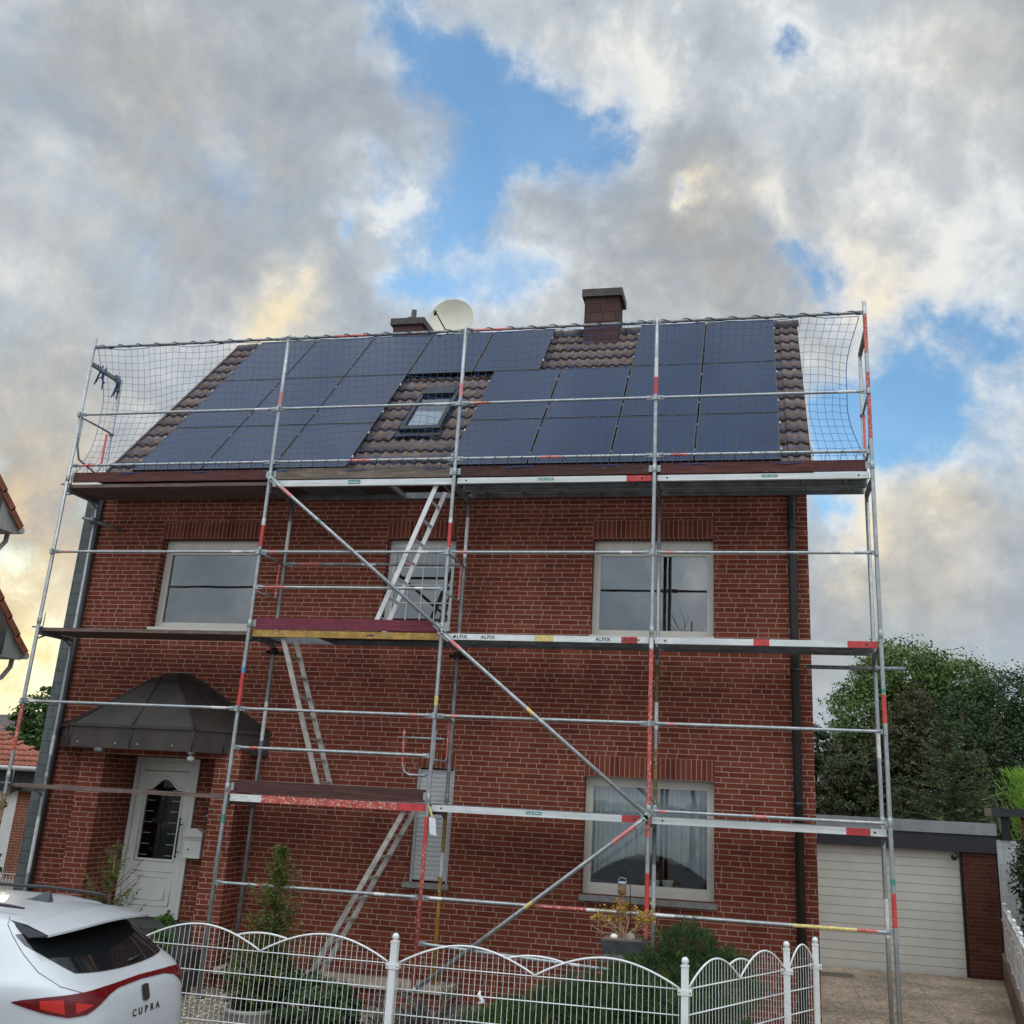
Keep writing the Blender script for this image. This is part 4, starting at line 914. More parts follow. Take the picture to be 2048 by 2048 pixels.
def beam(m_, x0, x1, y, z0, z1, bands, base='beam_white', d=.045):
    xs_ = sorted({x0, x1} | {v for b_ in bands for v in b_[:2]})
    for a, c in zip(xs_[:-1], xs_[1:]):
        k = di_[base]
        for b_ in bands:
            if b_[0] <= (a + c) / 2 <= b_[1]: k = di_[b_[2]]
        m_.box(a, c, y, y + d, z0, z1, k, ('' if a == x0 else 'l') + ('' if c == x1 else 'r'))
def sticker(deck, x0, x1, y, z0, z1, mt, txt=None):
    m_ = MB(); m_.box(x0, x1, y - .002, y - .0004, z0, z1, 0)
    for k in range(5): xx = x0 + (x1 - x0) * (.08 + .18 * k); m_.box(xx, xx + (x1 - x0) * .12, y - .0028, y - .0021, z0 + (z1 - z0) * .3, z0 + (z1 - z0) * (.55 + .15 * (k % 2)), 1)
    m_.build('sticker', [mt, 'white_band'], deck)
def steel_deck(x0, x1, zt, bands, label=None):
    m_ = MB(); a, c = x0 + .035, x1 - .035; z0, z1 = zt - .085, zt - .012
    beam(m_, a, c, YO + .03, z0, z1, bands)
    for ya in (YO + .03, YO + .39):
        yb = ya + .32
        m_.quad([(a, ya + .045, z1 - .008), (c, ya + .045, z1 - .008), (c, yb, z1 - .008), (a, yb, z1 - .008)], [(a, ya), (c, ya), (c, yb), (a, yb)], di_['perf'])
        if ya > YO + .1: m_.box(a, c, ya, ya + .04, z0, z1 - .001, di_['steel_deck'])
        m_.box(a, c, yb - .04, yb, z0, z1 - .001, di_['steel_deck']); m_.box(a, c, ya + .13, ya + .19, z1 - .035, z1 - .009, di_['steel_deck'])
        for k in range(5): xx = a + (c - a) * (k + .5) / 5; m_.box(xx - .012, xx + .012, ya + .046, yb - .042, z0 + .012, z1 - .02, di_['steel_deck'])
    for xx in (a + .12, c - .12): m_.lathe((xx, YO + .029, (z0 + z1) / 2), [(.0, 0.0005), (.012, .0005), (.012, -.02)], 10, di_['ink'], (0, -1, 0))
    return m_.build('deck', DM, scaf)
d = steel_deck(5.64, 8.21, DK[2], [(7.86, 8.175, 'red')]); sticker(d, 6.74, 6.94, YO + .03, 6.29, 6.325, 'green_st')
d = steel_deck(8.21, 10.78, DK[2], []); sticker(d, 9.50, 9.69, YO + .03, 6.29, 6.325, 'green_st')
d = steel_deck(5.64, 8.21, DK[1], [(6.8, 7.03, 'yellow_tape'), (7.85, 8.04, 'red')])
for xx in (5.87, 6.22, 7.63, 7.955):
    m_ = MB(); text_mesh('ALFIX', .062, m_, lambda u, v: (xx + u * 1.05, YO + .0285, 4.283 + v * .95), spacing=1.08, bold=.0012); m_.build('lettering', 'ink', d)
d = steel_deck(8.21, 10.78, DK[1], [(8.26, 8.55, 'white_band'), (9.38, 9.56, 'red'), (10.42, 10.745, 'red')])
d = steel_deck(5.64, 8.21, DK[0], [(7.91, 8.12, 'red')]); sticker(d, 6.81, 6.99, YO + .03, 2.29, 2.325, 'green_st')
d = steel_deck(8.21, 10.78, DK[0], [(10.33, 10.58, 'red')])
# access decks of the second bay
def access_deck(zt, bands, base):
    m_ = MB(); a, c = 3.105, 5.605; z0, z1 = zt - .095, zt - .012
    beam(m_, a, c, YO + .03, z0, z1, bands, base); m_.box(a, c, YI - .075, YI - .03, z0, z1, di_['steel_deck'])
    hx0, hx1 = (4.75, 5.45) if zt != DK[1] else (3.25, 3.95)
    for xa, xb in ((a, hx0), (hx1, c)): m_.box(xa, xb, YO + .076, YI - .077, z1 - .022, z1 - .003, di_['plank_dark'])
    n_ = 9
    for k in range(n_): xx = a + (c - a) * (k + .5) / n_; 
    for k in range(30):
        xx = a + .3 + k * .028
        if zt == DK[2] and xx < 4.3: m_.box(xx, xx + .012, YO + .2, YI - .08, z1 - .034, z1 - .023, di_['steel_deck'])
    for xx in (a + .02, hx0 - .04, hx1, c - .06): m_.box(xx, xx + .04, YO + .076, YI - .077, z0 + .01, z1 - .023, di_['steel_deck'])
    return m_.build('deck', DM, scaf)
d = access_deck(DK[2], [], 'beam_white'); sticker(d, 4.18, 4.35, YO + .03, 6.275, 6.33, 'green_st')
d = access_deck(DK[1], [], 'ochre'); m_ = MB(); m_.box(4.66, 4.75, YO + .0285, YO + .0296, 4.285, 4.305); m_.build('slot', 'ink', d)
access_deck(DK[0], [(3.105, 3.52, 'white_band'), (3.52, 5.25, 'red_worn'), (5.25, 5.605, 'red')], 'beam_white')
# plank decks of the first bay
for z, n_ in ((DK[2], 3), (DK[1], 3), (DK[0], 1)):
    for k in range(n_):
        m_ = MB(); y0 = YO + .035 + k * .225; x0 = -.02 + rnd.uniform(-.05, .05); m_.box(x0, 3.05 + rnd.uniform(-.06, .0), y0, y0 + .215, z - .075 + .004 * k, z - .03 + .004 * k); m_.build('plank', 'plank', scaf, bevel=.004)
# toe boards
def toe(x0, x1, z, mt, h=.145):
    m_ = MB(); m_.box(x0 + .06, x1 - .06, YO + .032, YO + .062, z + .008, z + h); o = m_.build('toe_board', mt, scaf, bevel=.003)
    for xx in (x0 + .05, x1 - .05): m_ = MB(); m_.box(xx - .022, xx + .022, YO + .022, YO + .0305, z + .03, z + h - .03); m_.build('end_fitting', 'galv', o)
toe(0, 3.07, DK[2], 'wood_red'); toe(3.07, 5.64, DK[2], 'wood_grey', .155); toe(5.64, 8.21, DK[2], 'wood_brown'); toe(8.21, 10.78, DK[2], 'wood_red'); toe(3.07, 5.64, DK[1], 'wood_mag'); toe(3.07, 5.64, DK[0], 'wood_brown', .15)
# ladders
def ladder(xa, za, xb, zb, mt):
    m_ = MB(); d = Vector((xb - xa, 0, zb - za)).normalized(); s = d.cross(Vector((0, 1, 0)))
    for y in (-.90, -.52): m_.obox((xa, y, za), (xb, y, zb), (0, .011, 0), s * .030)
    L = math.hypot(xb - xa, zb - za); n_ = int(L / .27)
    for k in range(n_): p_ = Vector((xa, 0, za)) + d * (.18 + .27 * k); m_.box(p_.x - .020, p_.x + .020, -.889, -.531, p_.z - .011, p_.z + .011)
    m_.build('ladder', mt, scaf)
ladder(4.335, .36, 5.335, 2.27, 'alu_dirty'); ladder(4.25, 2.36, 3.50, 4.27, 'alu_dirty'); ladder(4.70, 4.37, 5.385, 6.28, 'alu')
# end guards
def guard(x, z, hoop):
    m_ = MB(); m_.tube([(x, YO + .02, z), (x, YI - .02, z)], .016, 8)
    if hoop == 'box': m_.tube([(x, YI - .14, z), (x, YI - .14, z - .46), (x, YI - .17, z - .5), (x, YO + .02, z - .5)], .013, 8, 0, True, [2, 0, 0])
    elif hoop == 'big': m_.tube([(x, YO + .06, z), (x, YO + .06, z - .42), (x, YO + .14, z - .6), (x, YI - .2, z - .68), (x, YI - .1, z - .55), (x, YI - .1, z - .05)], .016, 8, 0, True, [0, 0, 0, 0, 1])
    m_.lathe((x, YI, z), [(.026, -.03), (.036, -.03), (.036, .03), (.026, .03)], 10); m_.build('end_guard', PM, scaf)
guard(3.07, 5.34, 'box'); guard(5.64, 5.34, 'box'); guard(5.64, 3.34, 'box'); guard(0, 7.33, 'big'); guard(10.78, 7.33, 'big')
for x in (0, 10.78): m_ = MB(); m_.box(x - .024, x + .024, YO + .024, YI - .024, 8.13, 8.18); m_.build('transom', 'galv_dull', scaf)
m_ = MB(); yh = -.6; m_.tube([(5.13, yh, 3.2), (5.14, yh, 2.80), (5.17, yh, 2.70), (5.24, yh, 2.66), (5.44, yh, 2.66), (5.51, yh, 2.71), (5.53, yh, 2.80), (5.53, yh, 3.2)], .015, 8, 0, True, [2, 0, 0, 0, 0, 0, 3]); m_.tube([(5.05, yh, 3.10), (5.66, yh, 3.10)], .013, 8); m_.build('end_guard', PM, scaf)
# wall ties
m_ = MB(); m_.tube([(9.98, -.30, 4.12), (11.12, -.30, 4.12)], .024, 10); m_.lathe((10.78, -.285, 4.12), [(.03, -.03), (.045, -.03), (.045, .03), (.03, .03)], 10, 0, (1, 0, 0)); m_.tube([(10.02, -.30, 4.12), (9.98, -.02, 4.12)], .010, 6); m_.build('wall_tie', 'galv_dull', scaf)
m_ = MB(); m_.tube([(-.12, -.40, 6.0), (.32, -.02, 5.9)], .022, 10); m_.lathe((0.0, -.30, 5.98), [(.03, -.04), (.05, -.04), (.05, .04), (.03, .04)], 10); m_.build('wall_tie', 'galv_dull', scaf)
for x in (3.07, 5.64): m_ = MB(); m_.tube([(x - .12, YI + .05, 4.16), (x + .14, YI + .05, 4.14)], .022, 8); m_.lathe((x, YI + .02, 4.16), [(.03, -.05), (.055, -.04), (.05, .04), (.03, .05)], 8); m_.build('clamp', 'black', scaf)
for x in (0,): 
    for z in DK:
        m_ = MB(); m_.tube([(x - .09, YO, z - .03), (x + .06, YO, z - .03)], .012, 6); m_.tube([(x + .07, YO, z - .06), (x + .07, YO, z + .16)], .008, 6); m_.build('clamp', 'galv_dull', scaf)
# ---- safety net of knotted cords
net = MB(); NXc, NZc = 108, 21; rg = np.random.default_rng(5)
def netp(i, j):
    u, v_ = i / (NXc - 1), j / (NZc - 1); bow = math.sin(math.pi * v_)
    x = .06 + 10.66 * u; x += bow * (.10 * math.exp(-u * 9) - .20 * math.exp(-(1 - u) * 9)) + .02 * math.sin(v_ * 11 + u * 21) * (1 - abs(2 * v_ - 1)) - .25 * math.exp(-u * 14) * 0
    z = 6.47 + 1.92 * v_ - .05 * math.sin(u * 26) * bow + .018 * mnoise.noise(Vector((u * 40, v_ * 3, 0)))
    y = YO + .05 + .11 * bow * (1 + .6 * math.sin(u * 17 + 1)) + .03 * math.sin(u * 60 + v_ * 5)
    return Vector((x + .012 * mnoise.noise(Vector((u * 90, v_ * 20, 4))), y, z + .010 * mnoise.noise(Vector((u * 90, v_ * 20, 9)))))
NP = [[netp(i, j) for j in range(NZc)] for i in range(NXc)]
for j in range(NZc): net.tube([NP[i][j] for i in range(NXc)], .0024 if 0 < j < NZc - 1 else .005, 4, 0, False)
for i in range(NXc): net.tube([NP[i][j] for j in range(NZc)], .0024 if 0 < i < NXc - 1 else .005, 4, 0, False)
sn = tag(net.build('safety_net', 'net', loc=(5.4, -1, 6.47)), 'blue square-mesh safety net stretched along the top scaffold bay railings', 'safety net')
rp = MB()      # border rope laced round the top rail, and lashings
pts = []
for k in range(700):
    x = .05 + 10.68 * k / 699; a = k * .33; hug = .023 + .012 * max(0, mnoise.noise(Vector((x * 1.7, 0, 0))))
    pts.append((x, YO - .012 + hug * math.cos(a) * .9, 8.405 + hug * math.sin(a)))
rp.tube(pts, .0065, 5, 0, True)
for k in range(60): x = .1 + 10.5 * k / 59; rp.tube([(x, YO + .02, 6.49), (x + .02, YO - .04, 6.585), (x + .04, YO - .01, 6.61), (x + .05, YO + .03, 6.55)], .0035, 5)
for x0_, y0_ in ((.0, -.78), (.0, -.66), (.0, -.40), (.0, -.34)):
    for q in range(3): rp.tube([(x0_ + rg.uniform(-.03, .03), y0_ + rg.uniform(-.03, .03), 8.22), (x0_ + rg.uniform(-.05, .05), y0_ + rg.uniform(-.05, .05), 8.05), (x0_ + rg.uniform(-.05, .05), y0_ + rg.uniform(-.06, .06), 7.9 + rg.uniform(-.05, .1))], .010, 5)
rp.build('rope', 'net_rope', sn)
# paper tag hanging on the red pole
tg = thing('inspection_tag', 'white paper tag hanging by a strap from the red scaffold pole', 'paper tag', (5.71, -1.03, 2.2))
m_ = MB(); m_.quad([(5.70, -1.035, 2.02), (5.785, -1.04, 2.0), (5.755, -1.035, 2.19), (5.675, -1.03, 2.205)]); m_.quad([(5.675, -1.028, 2.205), (5.755, -1.033, 2.19), (5.785, -1.038, 2.0), (5.70, -1.033, 2.02)]); m_.build('paper', mat('white_paper', (.66, .65, .68), .8, 0, .06, 40), tg)
m_ = MB(); m_.obox((5.67, -1.03, 2.32), (5.715, -1.032, 2.2), (.012, 0, .004), (0, .002, 0)); m_.build('strap', 'yellow_tape', tg)

# ================================================================== FENCES
def fence_panel(parent, A, B, zlev, nar, ztop=1.237, small=True, zs0=.25):
    A, B = Vector(A), Vector(B); L = (B - A).length; ex = (B - A) / L; ny_ = Vector((-ex.y, ex.x, 0)); m_ = MB()
    zb = zlev[0]
    def arc(t, a, c, z0, z1): q = (t - a) / (c - a); return z0 + (z1 - z0) * math.sin(math.pi * q) ** .92 if 0 <= q <= 1 else -9
    w_ = L / nar
    def topz(t):
        z = zb + .01
        for k in range(nar): z = max(z, arc(t, k * w_, (k + 1) * w_, zb + .005, ztop))
        if small and nar > 1:
            for k in range(1, nar): z = max(z, arc(t, k * w_ - w_ * .40, k * w_ + w_ * .40, zb + .04, ztop - .035))
        return z
    n_ = int(L / .05)
    for k in range(n_ + 1):
        t = (L - n_ * .05) / 2 + k * .05; p = A + ex * t
        m_.tube([p + Vector((0, 0, zs0)), p + Vector((0, 0, topz(t) - .004))], .0026, 5, 0, False)
    for z in zlev:
        for s in (-1, 1):
            m_.tube([A + ny_ * .007 * s + Vector((0, 0, z)), B + ny_ * .007 * s + Vector((0, 0, z))], .0036, 6, 0, True)
    for k in range(nar):
        m_.tube([A + ex * (k * w_ + w_ * q / 20) - ny_ * .004 + Vector((0, 0, arc(k * w_ + w_ * q / 20, k * w_, (k + 1) * w_, zb + .005, ztop))) for q in range(21)], .0085, 8)
    if small and nar > 1:
        for k in range(1, nar):
            a_, c_ = k * w_ - w_ * .40, k * w_ + w_ * .40; vis = []
            for q in range(25):
                t = a_ + (c_ - a_) * q / 24; z = arc(t, a_, c_, zb + .04, ztop - .035); big = max(arc(t, j * w_, (j + 1) * w_, zb + .005, ztop) for j in range(nar))
                if z > big - .012: vis.append(A + ex * t + ny_ * .004 + Vector((0, 0, z)))
            if len(vis) > 1: m_.tube(vis, .0085, 8)
    m_.build('fence_panel', 'white', parent)
def fence_post(parent, x, y, ztop=1.295, z0=-.05, r=.03, zclip=1.03):
    m_ = MB(); h = ztop - .075
    m_.box(x - r, x + r, y - r, y + r, z0, h); m_.box(x - r - .004, x + r + .004, y - r - .004, y + r + .004, h, h + .012); m_.box(x - r - .028, x + r + .028, y - r - .006, y + r + .006, zclip - .022, zclip + .018)
    for s in (-1, 1): m_.lathe((x + s * (r + .014), y - r - .006, zclip), [(.008, 0), (.008, .006), (0, .007)], 8, 1, (0, -1, 0))
    o = m_.build('post', ['white', 'galv_dull'], parent, bevel=.003)
    m_ = MB(); m_.lathe((x, y, h + .012), [(.018, 0), (.018, .012), (.012, .016)], 14); m_.sphere((x, y, ztop - .030), .031, 0, 16); m_.build('ball_finial', 'white', o)
ZLV = [1.048, .852, .652, .452, .262]
fn = thing('metal_fence', 'white arched wire mesh fence along the front garden behind the white car', 'fence', (6.25, -3.5, .08))
for x in (6.252, 8.801): fence_post(fn, x, -3.5)
fence_panel(fn, (3.745, -3.5, 0), (6.21, -3.5, 0), ZLV, 2); fence_panel(fn, (6.294, -3.5, 0), (8.757, -3.5, 0), ZLV, 2)
fs_ = thing('metal_fence', 'white arched wire mesh side fence turning back towards the house beside the driveway', 'fence', (9.4, -2.5, .08))
fence_post(fs_, 9.66, -1.99); fence_post(fs_, 9.95, -1.50)
fence_panel(fs_, (8.825, -3.46, 0), (9.64, -2.03, 0), ZLV, 2, 1.245); fence_panel(fs_, (9.68, -1.95, 0), (9.935, -1.53, 0), ZLV, 1, 1.245)
# white knot tied on the fence, and the pale egg-shaped fence ornament
m_ = MB(); m_.tube([(7.06, -3.515, .90), (7.05, -3.525, .87), (7.07, -3.52, .84), (7.09, -3.52, .82), (7.05, -3.52, .80)], [.008, .016, .018, .02, .01], 7); tag(m_.build('cable_tie', 'white', loc=(7.06, -3.52, .84)), 'knotted white rag on the second wire of the front fence', 'rag')
# right boundary: white lattice fence on a brown retaining wall
def lerp2(t): return (12.30 + .215 * t, .3 + 1.27 * t)
rf = thing('lattice_fence', 'white panel fence with ball posts on the retaining wall right of the driveway', 'fence', (12.4, 1, .4))
for t in (-2.2, -1.35, -.45, .5, .93, 1.65, 2.6, 3.6): x, y = lerp2(t); fence_post(rf, x, y, 1.25, .38, .026, 1.0)
ts_ = [-2.2, -1.35, -.45, .5, .93, 1.65, 2.6, 3.6]
for a, c in zip(ts_[:-1], ts_[1:]):
    xa, ya = lerp2(a); xb, yb = lerp2(c); A, B = Vector((xa, ya, 0)), Vector((xb, yb, 0)); d = (B - A).normalized(); nrm = Vector((-d.y, d.x, 0)); m_ = MB()
    for z in (.46, .64, .82, 1.0, 1.14): m_.obox(A + d * .03 + Vector((0, 0, z)) + nrm * .006, B - d * .03 + Vector((0, 0, z)) + nrm * .006, nrm * .008, (0, 0, .008))
    m_.obox(A + d * .03 + Vector((0, 0, .80)), B - d * .03 + Vector((0, 0, .80)), nrm * .003, (0, 0, .345)); m_.build('fence_panel', 'white', rf)
m_ = MB()
x0, y0 = lerp2(-3.0); x1, y1 = lerp2(4.4); dv_ = Vector((x1 - x0, y1 - y0, 0)).normalized(); nv_ = Vector((dv_.y, -dv_.x, 0))
m_.obox(Vector((x0, y0, .16)) + nv_ * .07, Vector((x1, y1, .16)) + nv_ * .07, nv_ * .13, (0, 0, .26)); tag(m_.build('retaining_wall', 'retain', loc=(12.4, 1, 0)), 'low brown retaining wall under the white lattice fence', 'wall')
m_ = MB(); m_.quad([Vector((x0, y0, .40)) + nv_ * .2, Vector((x0, y0, .40)) + nv_ * 3.5, Vector((x1, y1, .40)) + nv_ * 3.5, Vector((x1, y1, .40)) + nv_ * .2]); tag(m_.build('lawn', mat('lawn_soil', (.06, .075, .03), .9, 0, .3, 5)), kind='structure')

# ================================================================== GARAGE
gar = thing('garage', 'flat roofed brick garage with pale sectional door at the end of the driveway', 'garage', (11.6, 6, 0))
GY = 6.0
for q in ((12.71, 13.235, GY, GY + 6), (9.6, 10.22, GY, GY + 6), (10.22, 12.71, GY + 5.8, GY + 6)): b = MB(); b.box(*q, -.1, 1.905); b.build('wall', 'brick_old', gar)
b = MB(); b.box(9.6, 13.25, GY - .03, GY + 6, 1.908, 2.188); b.build('fascia', 'dark_fascia', gar)
b = MB(); b.box(9.6, 13.265, GY - .06, GY + .12, 2.19, 2.378); b.build('coping', 'coping', gar, bevel=.012)
b = MB(); b.box(9.6, 13.24, GY + .121, GY + 6.0, 2.19, 2.26); b.build('roof', 'dark_fascia', gar)
b = MB(); nS = 14; dz_ = 1.93 / nS
for i in range(nS):
    z0 = -.02 + dz_ * i; b.box(10.23, 12.675, GY + .10, GY + .14, z0 + .004, z0 + dz_ - .004); b.box(10.23, 12.675, GY + .108, GY + .14, z0 - .004, z0 + .004, 1, 'lrtd')
b.build('garage_door', [mat('cream_garage_door', (.62, .60, .52), .45, 0, .05, 2), 'shadowline'], gar, bevel=.002)
b = MB(); b.box(12.675, 12.708, GY + .06, GY + .14, -.1, 1.9); b.box(10.22, 12.70, GY + .13, GY + .15, -.1, 1.9); b.build('door_frame', 'black', gar)
b = MB(); b.tube([(12.62, GY + .02, 1.90), (12.60, GY - .08, 1.86), (12.58, GY - .10, 1.83)], .014, 8); b.lathe((12.58, GY - .10, 1.83), [(.0, -.06), (.04, -.05), (.045, .05), (0, .06)], 12, 0, (-.6, -.7, -.3)); b.build('flood_light', 'black', gar)
# neighbour garden wall at the right with dark cap
nw = thing('boundary_wall', 'white painted block wall with dark cap right of the garage', 'wall', (13.9, 6.1, 0))
b = MB(); b.box(13.27, 15.6, GY + .05, GY + .25, -.1, 2.12); b.build('wall', 'brick_white', nw)
b = MB(); b.box(13.72, 15.6, GY + .04, GY + .26, 2.122, 2.5); b.build('parapet', 'brick_nb', nw); b = MB(); b.box(13.2, 15.7, GY - .1, GY + .45, 2.50, 2.63); b.build('cap', 'dark_fascia', nw, bevel=.02)
b = MB(); b.box(13.36, 13.5, GY + .02, GY + .16, 2.13, 2.5); b.build('bracket', 'black', nw)

# ================================================================== NEIGHBOURS ON THE LEFT
def side_house(name, label, xv, ye, ze, slope, run, x0, zb=-.1, back=None):
    """house whose ridge runs along x; its gable faces the camera side (+x); rear eave at (ye, ze)"""
    h = thing(name, label, 'house', ((x0 + xv) / 2, ye - run, 0)); T = R(slope); es = Vector((0, -math.cos(T), math.sin(T))); en = Vector((0, math.sin(T), math.cos(T))); Ls = run / math.cos(T)
    yr, zr_ = ye - run, ze + run * math.tan(T); wx = xv - .32; wy = ye - .5
    b = MB(); tiles(b, (x0, ye, ze), (1, 0, 0), es, en, xv - x0 - .04, Ls, m=0)
    n_ = int(Ls / .345)
    for k in range(n_): a = Vector((xv, ye, ze)) + es * (k * Ls / n_); b.obox(a + en * .045, a + es * (Ls / n_ + .03) + en * .015, (.035, 0, 0), en * .022, 0); b.obox(a + en * .03 + Vector((.03, 0, 0)), a + es * (Ls / n_ + .03) + en * .0 + Vector((.03, 0, 0)), (.012, 0, 0), en * .06, 0)
    ya = 2 * yr - ye; b.quad([(x0, ya, ze), (xv, ya, ze), (xv, yr, zr_), (x0, yr, zr_)], None, 0)
    b.quad([Vector((x0, ye, ze)) - en * .03, Vector((xv, ye, ze)) - en * .03, Vector((xv, yr, zr_)) - en * .03, Vector((x0, yr, zr_)) - en * .03], None, 1)
    b.build('roof', ['tile_org', 'soffit'], h)
    b = MB(); zw = ze + .5 * math.tan(T) - .06
    pts = [(wx, ya + .5, zb), (wx, wy, zb), (wx, wy, zw), (wx, yr, zr_ - .06), (wx, ya + .5, zw)]; b.quad(pts, [(p_[1], p_[2]) for p_ in pts])
    pts = [(wx, wy, zb), (x0, wy, zb), (x0, wy, zw), (wx, wy, zw)]; b.quad(pts, [(p_[0], p_[2]) for p_ in pts]); b.build('wall', 'brick_nb', h)
    b = MB(); b.box(x0, xv - .01, wy + .002, ye - .02, ze - .10, ze - .07); pts = [(xv - .012, ye - .02, ze - .07), (xv - .012, ye - .02, ze - .01), (xv - .012, wy, zw + .05), (xv - .012, wy, ze - .07)]; b.quad(pts); b.build('soffit', 'soffit', h)
    b = MB(); b.tube([(x0, ye + .06, ze - .02), (xv + .03, ye + .06, ze - .02)], .06, 10); xg = xv - .25
    b.tube([(xg, ye + .05, ze - .05), (xg, ye + .04, ze - .22), (xg, ye - .12, ze - .42), (xg, wy + .06, ze - .56), (xg, wy + .06, zb)], .042, 10); b.build('gutter', 'pipe_w', h)
side_house('neighbour_house', 'tall neighbouring house, only its orange tiled eave tip showing at the left edge', -3.3, 2.12, 6.50, 43, 3.0, -14)
side_house('neighbour_house', 'lower brick neighbouring house with orange roof edge at the left', -3.3, 2.86, 4.40, 44, 2.2, -14)
lw = thing('outbuilding', 'low outbuilding with orange pantile roof and white garage door behind the left pole', 'outbuilding', (-9, 10, 0))
b = MB(); T = R(22); es = Vector((0, math.cos(T), math.sin(T))); en = Vector((0, -math.sin(T), math.cos(T)))
tiles(b, (-13.5, 9.7, 2.47), (1, 0, 0), es, en, 6.6, 3.4, m=0, skip=lambda x, s: x > 6.62 - s * 1.70); b.quad([Vector((-13.5, 9.7, 2.45)), Vector((-6.9, 9.7, 2.45)), Vector((-12.6, 9.7, 2.45)) + es * 3.4, Vector((-13.5, 9.7, 2.45)) + es * 3.4], None, 0); b.build('roof', 'tile_org', lw)
b = MB(); b.tube([(-13.5, 9.62, 2.43), (-6.9, 9.62, 2.43)], .06, 10); b.build('gutter', 'pipe_w', lw)
b = MB(); b.box(-13.5, -6.9, 9.75, 13, 1.9, 2.42); b.build('fascia', 'dark_fascia', lw)
for q in ((-8.42, -6.9), (-13.5, -11.4)): b = MB(); b.box(q[0], q[1], 9.9, 13, -.1, 1.9); b.build('wall', 'brick_nb', lw)
b = MB()
for i in range(14): b.box(-11.4 + i * .2, -11.4 + i * .2 + .193, 9.95, 10.0, -.1, 1.88)
b.box(-8.6, -8.42, 9.9, 10.0, -.1, 1.9, 0); b.build('garage_door', 'frame_w', lw)
far = thing('far_house', 'dark hipped roof of a distant house behind the low orange roof', 'house', (-16, 18, 0))
b = MB(); b.box(-22, -14.3, 17, 22, -.1, 3.4); b.build('wall', 'brick_old', far); b = MB(); b.quad([(-22.3, 16.7, 3.4), (-14.0, 16.7, 3.4), (-15.0, 17.8, 4.1), (-21.5, 17.8, 4.1)]); b.quad([(-14.0, 16.7, 3.4), (-14.0, 22, 3.4), (-15, 21, 4.1), (-15, 17.8, 4.1)]); b.quad([(-22, 17.8, 4.1), (-15, 17.8, 4.1), (-15, 21, 4.1), (-22, 21, 4.1)]); b.build('roof', 'ridge', far)
lf_ = thing('metal_fence', 'white wire fence far left behind the car roof', 'fence', (-3.6, 4, 0))
b = MB()
for z in (.45, .62): b.tube([(-6.2, 4.5, z), (-2.2, 4.5, z)], .012, 6)
for k in range(60): b.tube([(-6.2 + k * .067, 4.5, -.1), (-6.2 + k * .067, 4.5, .62)], .006, 5)
b.build('fence_panel', 'white', lf_)
# ================================================================== CAR (rear three-quarter view; nose points left along the street)
car = thing('parked_car', 'white crossover car with full-width red tail light, parked by the garden fence', 'car', (2.685, -5.20, .089), math.pi + .039)
LV = [(.22, -2.02, .80, 1.95, 6), (.36, -2.17, .875, 2.10, 6), (.52, -2.235, .905, 2.18, 5.6), (.68, -2.225, .915, 2.2, 5.6), (.82, -2.20, .92, 2.15, 5.5), (.93, -2.165, .918, 2.0, 5.5), (.985, -2.12, .912, 1.7, 5.4),
      (1.03, -2.04, .89, 1.35, 6.0), (1.09, -1.955, .845, 1.1, 5.5), (1.20, -1.80, .775, .72, 5.2), (1.30, -1.67, .715, .42, 5), (1.375, -1.57, .665, .22, 4.6), (1.42, -1.46, .615, .08, 4), (1.452, -1.28, .54, -.05, 3.4), (1.472, -.92, .38, -.30, 3.0)]
zsL = [l[0] for l in LV]
def lev(z):
    return tuple(float(np.interp(z, zsL, [l[k] for l in LV])) for k in (1, 2, 3, 4))
def outline(z, t):
    xr, w_, xf, n_ = lev(z); xc, a = (xr + xf) / 2, (xf - xr) / 2; c, s = math.cos(t), math.sin(t)
    r = (abs(c / a) ** n_ + abs(s / w_) ** n_) ** (-1 / n_)      # t=0 rear centre, positive = left side (+y)
    return Vector((xc - r * c, r * s, z))
_tab = {}
def arc_table(z):
    k = round(z, 3)
    if k not in _tab:
        ts = np.linspace(0, 2.4, 420); P = [outline(z, t) for t in ts]; S = [0.0]
        for a, b_ in zip(P[:-1], P[1:]): S.append(S[-1] + (b_ - a).length)
        _tab[k] = (ts, S)
    return _tab[k]
def D(s, z, off=.004):
    ts, S = arc_table(z); t = float(np.interp(abs(s), S, ts)) * (1 if s >= 0 else -1); p = outline(z, t)
    e = 1e-3; t1, t0 = t + e, t - e; tx = (outline(z, t1) - outline(z, t0)); tz = outline(min(z + .01, 1.47), t) - outline(z - .01, t); n_ = tx.cross(tz); n_ = n_.normalized() if n_.length > 1e-9 else Vector((-1, 0, 0))
    if n_.dot(Vector((p.x, p.y, 0)) - Vector((.0, 0, 0))) < 0: n_ = -n_
    return p + n_ * off
b = MB(); NS = 200; base = []
zz = [.22, .29, .36, .44, .52, .60, .68, .75, .82, .88, .93, .96, .985, 1.008, 1.03, 1.06, 1.09, 1.145, 1.20, 1.25, 1.30, 1.34, 1.375, 1.40, 1.42, 1.437, 1.452, 1.464, 1.472]
_f = np.linspace(0, 2 * math.pi, 3000); _p = [outline(.8, q) for q in _f]; _s = np.concatenate([[0], np.cumsum([(a - c).length for a, c in zip(_p[:-1], _p[1:])])])
def par(k): return float(np.interp(_s[-1] * k / NS, _s, _f))
for z in zz: b.v += [tuple(outline(z, par(k))) for k in range(NS)]
